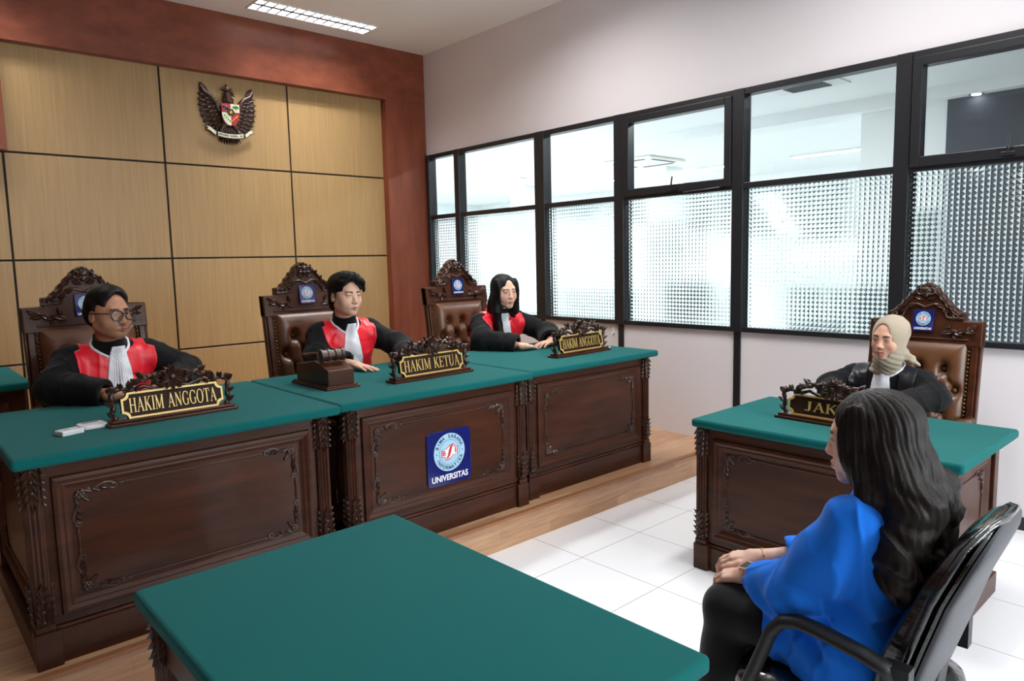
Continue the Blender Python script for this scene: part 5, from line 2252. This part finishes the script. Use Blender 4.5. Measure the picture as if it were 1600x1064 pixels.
# ---------------------------------------------------------------- central judge: swept black fringe
def person_mid():
    T = Torso((2.262, 4.13, 1.178), -3, .16, .192)
    H = Head((2.218, 4.0, 1.413), 4, 3, 1, 1.07)
    arms = (((2.085, 4.13, 1.165), (2.02, 4.03, 1.035), (2.15, 3.83, .995)), ((2.44, 4.12, 1.165), (2.60, 3.98, 1.04), (2.47, 3.66, 1.0)))
    hands = (dict(d=(.30, -.95, -.12), up=(0, 0, 1), side=-1, curl=.10, spread=.14, thumb=(.7, .5)), dict(d=(-.35, -.9, -.05), up=(0, 0, 1), side=1, curl=.2))
    root, base, L, body, gr = dressed('young man with swept black fringe in black and red robe, central judge behind the gavel', ZP, T, H, arms, seat_legs(T, ZP), SK_M, lin((170, 96, 88)), lin((24, 18, 16)),
                                      wide=1.05, gaze=(16, -4), hands=hands, seed=5, accent=red_region(.182, .34), hscale=1.0, sleeve_r=(.075, .08, .074, .066))
    g = Grid(H.c - .22, H.c + .24, .0032)
    H.ell(g, (0, .028, .050), (.089, .103, .084), .01)
    H.ell(g, (.0, -.032, .104), (.066, .060, .030), .03)
    H.ell(g, (0, .078, -.03), (.066, .05, .085), .03)
    for s in (-1, 1):
        H.ell(g, (s * .066, -.018, .062), (.018, .042, .036), .02)
        H.cone(g, (s * .077, .0, .03), (s * .077, -.006, -.012), .011, .006, .015)
    H.ellcut(g, (-.012, -.118, .018), (.056, .088, .086), .01)
    H.ellcut(g, (0, -.118, -.03), (.070, .082, .085), .012)
    H.ellcut(g, (-.02, -.140, .03), (.086, .086, .076), .012)
    H.ellcut(g, (0, -.085, -.1), (.105, .1, .085), .01)
    for s in (-1, 1):
        H.ellcut(g, (s * .089, .012, -.022), (.02, .026, .036), .006)
    # fringe falling to his left brow, sweep parted above his right brow
    H.cone(g, (.000, -.078, .112), (.042, -.094, .082), .020, .018, .02)
    H.cone(g, (.042, -.094, .082), (.060, -.090, .042), .018, .012, .015)
    H.cone(g, (.060, -.090, .042), (.052, -.098, .016), .012, .005, .01)
    H.cone(g, (-.01, -.078, .112), (-.060, -.066, .078), .018, .013, .02)
    x, y, z = H.loc(*g.P())
    g.D += (.0026 * np.sin(x * 230 + 60 * y + 4 * np.sin(z * 30)) + .003 * noise3(x, y, z, 70, 21)).astype(np.float32)
    hair_object('hair', g, root, L, M_HAIRK)


# ---------------------------------------------------------------- right judge: long straight black hair
def person_right():
    T = Torso((3.565, 4.12, 1.16), -8, .2, .19, .98)
    H = Head((3.53, 3.985, 1.378), -12, 5, -2, 1.04)
    arms = (((3.385, 4.11, 1.145), (3.285, 3.95, 1.035), (3.43, 3.68, .993)), ((3.745, 4.11, 1.145), (3.91, 3.92, 1.035), (3.715, 3.685, 1.0)))
    hands = (dict(d=(.97, .1, -.10), up=(0, -.1, 1), side=-1, curl=.22, spread=.08), dict(d=(-.95, -.12, -.02), up=(0, -.1, 1), side=1, curl=.3))
    root, base, L, body, gr = dressed('woman with long straight black hair in black and red robe, right judge by the glass', ZP, T, H, arms, seat_legs(T, ZP), SK_R, lin((188, 96, 92)), lin((44, 34, 32)), fem=True,
                                      wide=1.04, blush=lin((224, 146, 132)), brow_t=.8, gaze=(8, -10), hands=hands, seed=8, accent=red_region(.195, .32), hscale=.93, sleeve_r=(.07, .082, .08, .07), sleeve_end=.06)
    g = Grid(H.c - np.array([.26, .26, .42]), H.c + .22, .0034)
    H.ell(g, (0, .024, .040), (.086, .102, .084), .01)
    H.ell(g, (0, .05, -.06), (.088, .075, .12), .03)
    for s in (-1, 1):
        H.ell(g, (s * .078, -.022, .0), (.018, .048, .09), .02)
        H.cone(g, (s * .074, -.02, -.03), (s * .082, -.01, -.13), .03, .03, .02)
    H.cone(g, (0, .07, -.1), (0, .11, -.30), .075, .07, .03)
    H.cone(g, (-.05, .06, -.1), (-.06, .11, -.26), .05, .04, .03)
    # lock over her right shoulder, and a shorter one on the left
    g.chain([H.w((-.078, -.01, -.07)), H.w((-.080, -.025, -.14)), T.w((-.072, -.135, -.03)), T.w((-.066, -.178, -.12)), T.w((-.050, -.195, -.175)), T.w((-.030, -.20, -.19))], [.034, .033, .030, .027, .023, .014], .02)
    g.chain([H.w((.076, -.005, -.08)), H.w((.085, .0, -.15)), T.w((.10, -.06, .02)), T.w((.13, .04, .0))], [.030, .026, .02, .015], .02)
    H.ellcut(g, (0, -.125, -.040), (.064, .092, .118), .008)
    H.ellcut(g, (0.003, -.105, .045), (.034, .06, .062), .012)
    H.ellcut(g, (0, -.06, -.115), (.052, .07, .06), .008)
    strands(g, H, .0014, 30, 3)
    # centre parting
    H.ellcut(g, (0.004, -.03, .135), (.0025, .08, .012), .006)
    hair_object('hair', g, root, L, M_HAIRK)


# ---------------------------------------------------------------- prosecutor: beige headscarf
def person_prosecutor():
    T = Torso((4.17, 1.50, .918), -90, .16, .18)
    H = Head((4.06, 1.462, 1.143), -99, 4, 3, .97)
    arms = (((4.16, 1.67, .905), (4.05, 1.765, .85), (3.79, 1.66, .82)), ((4.16, 1.33, .905), (4.07, 1.232, .845), (3.83, 1.36, .82)))
    hands = (dict(d=(-.7, -.7, -.06), up=(0, 0, 1), side=-1, curl=.25), dict(d=(-.7, .7, -.06), up=(0, 0, 1), side=1, curl=.25))
    root, base, L, body, gr = dressed('woman in a beige headscarf and black robe, prosecutor seated beside the white wall', 0, T, H, arms, seat_legs(T, 0), SK_J, lin((178, 82, 82)), lin((40, 29, 26)), fem=True,
                                      wide=1.05, blush=lin((212, 146, 126)), brow_t=.95, gaze=(-22, 0), hands=hands, seed=12, accent=lapel_region, accent_name='satin_lapels', hscale=.92, sleeve_r=(.064, .066, .066, .060))
    g = Grid(H.c - np.array([.24, .24, .26]), H.c + .22, .0032)
    H.ell(g, (0, .024, .036), (.090, .106, .092), .01)
    H.ell(g, (0, .0, -.03), (.083, .088, .105), .03)
    H.ell(g, (0, -.012, -.115), (.062, .068, .05), .03)
    g.cone(H.w((0, .004, -.085)), T.w((0, -.028, .040)), .070, .076, .03)
    g.ell(T.w((0, -.03, .040)), (.082, .080, .030), .02)
    # knot tail behind her left side
    g.chain([H.w((.06, .05, -.09)), H.w((.09, .075, -.125)), H.w((.118, .10, -.155))], [.028, .018, .008], .02)
    # face opening, pointed above the brow
    H.ellcut(g, (0, -.122, -.026), (.068, .098, .094), .004)
    H.ellcut(g, (-.004, -.118, .040), (.046, .09, .058), .012)
    x, y, z = H.loc(*g.P())
    g.D += (.0016 * np.sin((z + .45 * x + .25 * y) * 190 + 1.2 * np.sin(x * 40)) * np.clip((-z - .045) / .06, 0, 1) + .0010 * noise3(x, y, z, 30, 31)
            + .0012 * np.sin((x * .8 + y * .9 - z * .9) * 95) * np.clip((y + .0) / .05, 0, 1)).astype(np.float32)
    # hollow it so the cloth edge stands off the face
    hair_object('headscarf', g, root, L, M_HIJAB)



# ---------------------------------------------------------------- witness: back view, long brown hair, blue jacket
def person_witness():
    T = Torso((1.915, .672, .955), 187, -.20, .165, .95,
              table=[(.06, .060, .058), (.035, .07, .066), (.012, .11, .08), (-.02, .150, .09), (-.08, .165, .105), (-.2, .166, .112), (-.32, .162, .112), (-.42, .165, .116), (-.50, .168, .12)])
    H = Head((1.862, .708, 1.133), 192, 7, 0, 1.02)
    base = np.array([T.T0[0], T.T0[1], 0.0])
    root = empty('person', tuple(base), 0, 'woman with long dark hair in a blue jacket, seated with hands on her knee', 'person')

    def L(V):
        return (V - base).astype(np.float32)
    armL = ((1.755, .70, .935), (1.742, .832, .715), (1.868, 1.035, .655))
    armR = ((2.075, .665, .94), (2.12, .83, .715), (1.965, 1.055, .675))
    g = Grid(H.c - .24, H.c + .2, .0028)
    neck = T.w((0, -.01, .02))
    head_field(g, H, True, 1.0, neck)
    parts = [g.mesh()]
    gb = Grid(np.array([T.T0[0] - .3, T.T0[1] - .3, .42]), np.array([T.T0[0] + .3, T.T0[1] + .3, 1.05]), .012)
    gb.add(lambda X, Y, Z: T.field(X, Y, Z, -.03), gb.lo, gb.lo + gb.n * gb.h, .02)
    gb.cone(T.w((0, 0, 0)), neck, .045, .045, .03)
    parts.append(gb.mesh())
    for (sh, el, wr), hd in ((armL, dict(d=(-.10, .92, -.22), up=(-.12, .2, 1), side=1, curl=.75, thumb=(.45, .2))), (armR, dict(d=(-.35, .90, -.10), up=(0, .12, 1), side=-1, curl=.65, thumb=(.45, .2)))):
        wr, el = np.array(wr), np.array(el)
        gh = Grid(np.minimum(wr, el) - .2, np.maximum(wr, el) + .2, .003)
        dd = (wr - el) / np.linalg.norm(wr - el)
        gh.chain([el, el + dd * .07, wr], [.036, .034, .024], .01)
        hand(gh, wr, hd['d'], hd['up'], hd['side'], hd['curl'], .93, .05, hd['thumb'])
        parts.append(gh.mesh())
    nh = len(parts[0][0])
    V = np.concatenate([p[0] for p in parts])
    col = skin_tone(H, V, SK_W, lin((196, 104, 98)), lin((40, 30, 27)), lin((226, 150, 136)))
    col[nh:] = np.array(SK_W) * (1 + .04 * noise3(V[nh:, 0], V[nh:, 1], V[nh:, 2], 80, 5))[:, None]
    body = np_mesh('body', [(L(p[0]), p[1]) for p in parts], skin_mat('skin_tone'), root, col)
    Hl = Head(H.c - base, 0, sc=H.s)
    Hl.M = H.M
    eyes(Hl, body, (0, 0))
    # jacket
    g = Grid((1.50, .36, .44), (2.36, 1.16, 1.10), .0045)
    hi = g.lo + g.n * g.h
    g.add(lambda X, Y, Z: T.field(X, Y, Z, .008), g.lo, hi, .02)
    for (sh, el, wr), s in ((armL, -1), (armR, 1)):
        sh, el, wr = np.array(sh), np.array(el), np.array(wr)
        g.cone(T.w((0, 0, .0)) * .4 + sh * .6, sh, .05, .062, .05, .05)
        g.chain([sh, sh * .5 + el * .5, el], [.064, .076, .076], .03, .05)
        dd = (wr - el) / np.linalg.norm(wr - el)
        e2 = wr - dd * (.062 if s < 0 else .085)
        g.chain([el, el * .45 + e2 * .55, e2], [.076, .068, .050], .03, .05)
        # turned cuff
        g.cone(e2 - dd * .045, e2, .055, .053, .006, .04)
        g.cut(lambda X, Y, Z, e2=e2, dd=dd: np.where((X - e2[0]) ** 2 + (Y - e2[1]) ** 2 + (Z - e2[2]) ** 2 > .11 ** 2, 9, 0) - ((X - e2[0]) * dd[0] + (Y - e2[1]) * dd[1] + (Z - e2[2]) * dd[2] - .006), e2 - .09, e2 + .09, .004)
        g.cut(f_cone(e2 - dd * .02, e2 + dd * .05, .042, .042), e2 - .08, e2 + .1, .003)
    # skirts of the jacket spread over the thighs and seat
    g.cone((1.86, .74, .55), (1.838, .90, .555), .122, .094, .05, .05)
    g.cone((1.975, .74, .55), (1.99, .88, .55), .112, .09, .05, .05)
    X, Y, Z = g.P()
    g.D += (swirl_folds(X, Y, Z, .0060, 17, 41) + creases(X, Y, Z, .0075, 17, 47) + .0022 * noise3(X, Y, Z, 70, 44)
            + .006 * np.sin((Y * .9 - Z * 1.1) * 60 + 2.2 * np.sin(X * 14)) * np.clip((.80 - Z) / .12, 0, 1) * np.clip((Z - .5) / .1, 0, 1)).astype(np.float32)
    g.cut(lambda X, Y, Z: .925 + .10 * (Z - .5) - Y + 0 * X + np.where(Z > .645 + 0 * X + 0 * Y, 9, 0), g.lo, hi, .003, 0)
    g.cut(lambda X, Y, Z: Z - .478 + 0 * X + 0 * Y, g.lo, hi, .01, 0)
    ca = T.w((0, -.012, .0))
    cb = H.w((0, .022, -.062)) * .45 + ca * .55
    cd = (cb - ca) / np.linalg.norm(cb - ca)
    g.cone(ca, cb, .078, .070, .012, .05)
    g.cut(f_cone(ca, cb + cd * .08, .058, .058), ca - .1, cb + .12, .004)
    V, F = g.mesh()
    np_mesh('jacket', [(L(V), F)], M_BLUE, root)
    b = MB()
    wr, el = np.array(armL[2]), np.array(armL[1])
    dd = (wr - el) / np.linalg.norm(wr - el)
    bp = wr - dd * .085 - base + np.array([-.052, -.0, .014])
    b.ball(bp, (.005, .007, .007), 10, 6)
    b.build('cuff_button', M_RUBBER, root, smooth=180)
    # trousers
    gt = Grid((1.62, .45, .02), (2.26, 1.36, .74), .0075)
    for hp, kn, an in (((1.845, .72, .555), (1.83, 1.085, .545), (1.80, 1.12, .10)), ((2.0, .72, .555), (2.0, 1.10, .55), (1.985, 1.13, .10))):
        gt.chain([hp, kn, an], [.084, .072, .070], .03)
    X, Y, Z = gt.P()
    gt.D += (swirl_folds(X, Y, Z, .0055, 17, 51)).astype(np.float32)
    V, F = gt.mesh()
    np_mesh('trousers', [(L(V), F)], M_TROUS, root)
    for an in ((1.80, 1.12), (1.985, 1.13)):
        b = MB()
        p0 = Vector((an[0] - base[0], an[1] - base[1], .04))
        b.tube([p0 + Vector((0, -.06, 0)), p0, p0 + Vector((0, .09, -.008)), p0 + Vector((0, .16, -.016)), p0 + Vector((0, .19, -.02))], [.034, .042, .042, .034, .014], 12)
        b.build('shoe', M_SHOE, root, smooth=60)
    # hair
    g = Grid((1.62, .36, .66), (2.22, .92, 1.32), .0034)
    H.ell(g, (0, .024, .038), (.088, .104, .084), .01)
    H.ell(g, (0, .045, -.05), (.092, .080, .13), .03)
    for s in (-1, 1):
        H.ell(g, (s * .078, -.016, -.005), (.017, .046, .10), .02)
    a = H.w((0, .07, -.08))
    def tw(x, y, z):
        return T.w((x, y, z))
    g.chain([a, tw(0, .085, .02), tw(.0, .105, -.08), tw(.0, .112, -.16)], [.080, .064, .050, .035], .03)
    g.chain([H.w((.06, .04, -.06)), tw(.105, .070, .03), tw(.145, .068, -.06), tw(.15, .088, -.14), tw(.11, .115, -.215)], [.054, .060, .058, .046, .014], .025)
    g.chain([H.w((-.06, .05, -.06)), tw(-.085, .075, .03), tw(-.125, .085, -.06), tw(-.12, .105, -.14), tw(-.09, .12, -.195)], [.055, .056, .050, .040, .014], .025)
    g.chain([tw(.04, .11, -.06), tw(.045, .12, -.15), tw(.04, .128, -.225)], [.045, .036, .010], .02)
    g.chain([tw(-.045, .11, -.06), tw(-.045, .12, -.15), tw(-.05, .128, -.22)], [.045, .036, .010], .02)
    g.chain([H.w((.084, -.02, -.05)), H.w((.088, .0, -.12)), tw(.125, .02, .0), tw(.135, .055, -.07)], [.024, .026, .026, .012], .02)
    H.ellcut(g, (0, -.122, -.035), (.070, .088, .118), .008)
    H.ellcut(g, (0, -.085, -.115), (.06, .065, .06), .008)
    X, Y, Z = g.P()
    x, y, z = H.loc(X, Y, Z)
    th = np.arctan2(x, y + .02)
    low = np.clip((-z - .06) / .14, 0, 1)
    wav = np.sin(z * 42 + 2.5 * np.sin(th * 3)) * 1.0
    g.D += (.0010 * np.sin(th * 31 + 2.5 * wav * low + 2 * np.sin(z * 16)) + .0009 * np.sin(th * 63 + 4 * wav * low + 1)
            + low * (.0065 * np.sin(th * 9 + 2.6 * wav) + .005 * noise3(X, Y, Z * .5, 38, 61))).astype(np.float32)
    hair_object('hair', g, root, L, M_HAIRB)
    # watch and bracelet
    dd = (np.array(armL[2]) - np.array(armL[1]))
    dd /= np.linalg.norm(dd)
    c = Vector(np.array(armL[2]) - dd * .006 - base)
    D = Vector(dd)
    up = Vector((-.45, -.12, .9))
    up = (up - D * up.dot(D)).normalized()
    sd = D.cross(up)
    b = MB()
    ring = [c + up * (.0262 * math.cos(2 * PI * k / 28)) + sd * (.0275 * math.sin(2 * PI * k / 28)) for k in range(28)]
    b.tube(ring, .0085, 8, closed=True)
    w_ = b.build('watch_strap', mat('pink_strap', lin((214, 160, 152)), .5), root, smooth=180)
    b = MB()
    b.M = Matrix(((D.x, sd.x, up.x, 0), (D.y, sd.y, up.y, 0), (D.z, sd.z, up.z, 0), (0, 0, 0, 1)))
    b.M = Matrix.Translation(c + up * .027) @ b.M
    b.box(-.021, .021, -.018, .018, -.002, .009, 0)
    b.box(-.0185, .0185, -.0155, .0155, .009, .0096, 1)
    b.build('watch_case', [mat('rose_gold', lin((226, 180, 168)), .25, .5, metal=.7), M_RUBBER], w_, bevel=.003)
    dd = (np.array(armR[2]) - np.array(armR[1]))
    dd /= np.linalg.norm(dd)
    c = Vector(np.array(armR[2]) - dd * .012 - base)
    D = Vector(dd)
    up = Vector((0, 0, 1))
    up = (up - D * up.dot(D)).normalized()
    sd = D.cross(up)
    b = MB()
    ring = [c + D * (.006 * math.cos(2 * PI * k / 28)) + up * (.0265 * math.cos(2 * PI * k / 28)) + sd * (.0285 * math.sin(2 * PI * k / 28)) for k in range(28)]
    b.tube(ring, .0016, 6, closed=True)
    for k in range(0, 28, 4):
        b.ball(ring[k], .004, 8, 6)
    b.build('bracelet', M_GOLD, root, smooth=180)


person_left()
person_mid()
person_right()
person_prosecutor()
person_witness()
# ================================================================ lights
def louver_fixture(x, y, z, L=1.17, D=.26, label='', watts=0, group=None, cells=13):
    t = empty('ceiling_light', (x, y, z), 0, label, 'ceiling light', group)
    b = MB()
    h = .10
    b.box(-L / 2, L / 2, -D / 2, D / 2, h - .004, h)
    b.box(-L / 2, -L / 2 + .004, -D / 2, D / 2, 0, h)
    b.box(L / 2 - .004, L / 2, -D / 2, D / 2, 0, h)
    b.box(-L / 2, L / 2, -D / 2, -D / 2 + .004, 0, h)
    b.box(-L / 2, L / 2, D / 2 - .004, D / 2, 0, h)
    b.build('housing', M_STEEL, t)
    b = MB()
    b.box(-L / 2 - .014, L / 2 + .014, -D / 2 - .014, -D / 2 + .004, -.006, .004)
    b.box(-L / 2 - .014, L / 2 + .014, D / 2 - .004, D / 2 + .014, -.006, .004)
    b.box(-L / 2 - .014, -L / 2 + .004, -D / 2, D / 2, -.006, .004)
    b.box(L / 2 - .004, L / 2 + .014, -D / 2, D / 2, -.006, .004)
    b.build('frame', M_WPLASTIC, t)
    b = MB()
    for k in range(1, cells):
        xx = -L / 2 + L * k / cells
        b.prism([(xx - .008, .0), (xx + .008, .0), (xx + .002, .045), (xx - .002, .045)], -D / 2 + .004, D / 2 - .004, 'xz')
    b.prism([(-.02, 0), (.02, 0), (.003, .06), (-.003, .06)], -L / 2 + .004, L / 2 - .004, 'yz')
    b.build('louver', M_LOUVER, t)
    for s in (-1, 1):
        b = MB()
        b.lathe([(.0128, -L / 2 + .03), (.0128, L / 2 - .03)], (0, s * D / 4, .07), 'x', 12)
        b.build('tube', M_TUBE if watts else M_WPLASTIC, t, smooth=40)
    if watts:
        ld = bpy.data.lights.new('fixture_lamp', 'AREA')
        ld.shape = 'RECTANGLE'
        ld.size = L - .02
        ld.size_y = D - .02
        ld.energy = watts
        ld.color = (1.0, .985, .965)
        ld.spread = R(105 if y > 6 else 155)
        lo = bpy.data.objects.new('fixture_lamp', ld)
        C.objects.link(lo)
        lo.parent = t
        lo.location = (0, 0, .092 if y > 6 and x > 2 else .004)
    return t


LAB = {0: 'silver louvred ceiling light recessed above the panelled back wall'}
for i, (x, y) in enumerate(FIX):
    louver_fixture(x, y, ZC, label=LAB.get(i, 'silver louvred ceiling light in a farther row, %s' % (
        ['', 'near the back wall on the left', 'over the judges on the right', 'over the judges on the left', 'over the prosecutor', 'over the bare green table',
         'unseen to the right rear', 'unseen to the left rear', 'at the far front'][i])), watts=WATT[i], group='recessed louvred lights')

HL = [(11.4, 5.1), (11.4, 7.3), (11.4, 9.9), (5.8, 3.0), (5.8, 6.4), (9.6, 10.8), (11.4, 12.5)]  # the pair nearest the glass hangs out of sight, placed to light the hall
for i, (x, y) in enumerate(HL):
    t = empty('ceiling_light', (x, y, HZ), R(90), 'white panel light on the hall ceiling, beyond the clear glass', 'ceiling light', 'hall ceiling lights')
    b = MB()
    b.box(-.6, .6, -.09, .09, -.03, 0)
    b.build('housing', M_WPLASTIC, t)
    b = MB()
    b.box(-.58, .58, -.075, .075, -.034, -.03)
    b.build('diffuser', M_TUBE, t)
    ld = bpy.data.lights.new('hall_lamp', 'AREA')
    ld.shape = 'RECTANGLE'
    ld.size, ld.size_y = 1.1, .14
    ld.energy = HWATT
    ld.color = (.985, .995, 1.0)
    lo = bpy.data.objects.new('hall_lamp', ld)
    C.objects.link(lo)
    lo.parent = t
    lo.location = (0, 0, -.04)
t = empty('air_vent', (6.84, 3.28, HZ), 0, 'small grey slatted air vent on the hall ceiling, seen through the top glass', 'air vent')
b = MB()
b.box(-.16, .16, -.34, .34, -.012, 0)
b.build('frame', M_WPLASTIC, t)
for k in range(5):
    b = MB()
    b.box(-.11 + .045 * k, -.085 + .045 * k, -.19, .19, -.02, -.012)
    b.build('slat', M_GREYP, t)
t = empty('downlight', (7.915, 2.16, HZ - .13), 0, 'tiny round downlight above the dark grey panel beyond the glass', 'downlight')
b = MB()
b.lathe([(.065, -.006), (.065, 0)], (0, 0, 0), 'z', 20)
b.build('ring', M_STEEL, t, smooth=40)
b = MB()
b.lathe([(.04, -.010), (.04, -.006)], (0, 0, 0), 'z', 16)
b.build('lamp', M_TUBE, t, smooth=40)
ld = bpy.data.lights.new('added_daylight', 'AREA')
ld.shape = 'RECTANGLE'
ld.size, ld.size_y = FX1 - FX0, FZ1 - FZ0
ld.energy = ADDED_DAY
ld.color = (.98, .985, 1.0)
lo = bpy.data.objects.new('added_daylight', ld)
C.objects.link(lo)
lo.location = ((FX0 + FX1) / 2, Y0 - .12, (FZ0 + FZ1) / 2)
lo.rotation_euler = (R(90), 0, 0)
# cassette air conditioner
t = empty('air_conditioner', (9.7, 7.4, HZ - .004), 0, 'square ceiling cassette air conditioner in the hall beyond the glass', 'air conditioner')
b = MB()
b.prism([(-.48, -.48), (.48, -.48), (.48, .48), (-.48, .48)], -.04, 0, 'xy')
b.build('fascia', mat('cream_plastic', lin((232, 230, 220)), .5), t, bevel=.01)
b = MB()
for k in range(4):
    b.M = Matrix.Rotation(k * PI / 2, 4, 'Z')
    b.box(-.3, .3, -.42, -.36, -.046, -.04)
b.M = Matrix.Identity(4)
b.build('air_slots', M_GREYP, t)

w = bpy.data.worlds.new('world')
bpy.context.scene.world = w
w.use_nodes = True
w.node_tree.nodes['Background'].inputs[0].default_value = (.86, .95, 1, 1)
w.node_tree.nodes['Background'].inputs[1].default_value = 3.5
sc = bpy.context.scene
sc.view_settings.view_transform = 'Standard'
sc.view_settings.look = 'None'
sc.view_settings.gamma = 1
sc.view_settings.exposure = EXPO
sc.cycles.caustics_reflective = False
sc.cycles.caustics_refractive = True
sc.cycles.sample_clamp_indirect = 4
make_camera()
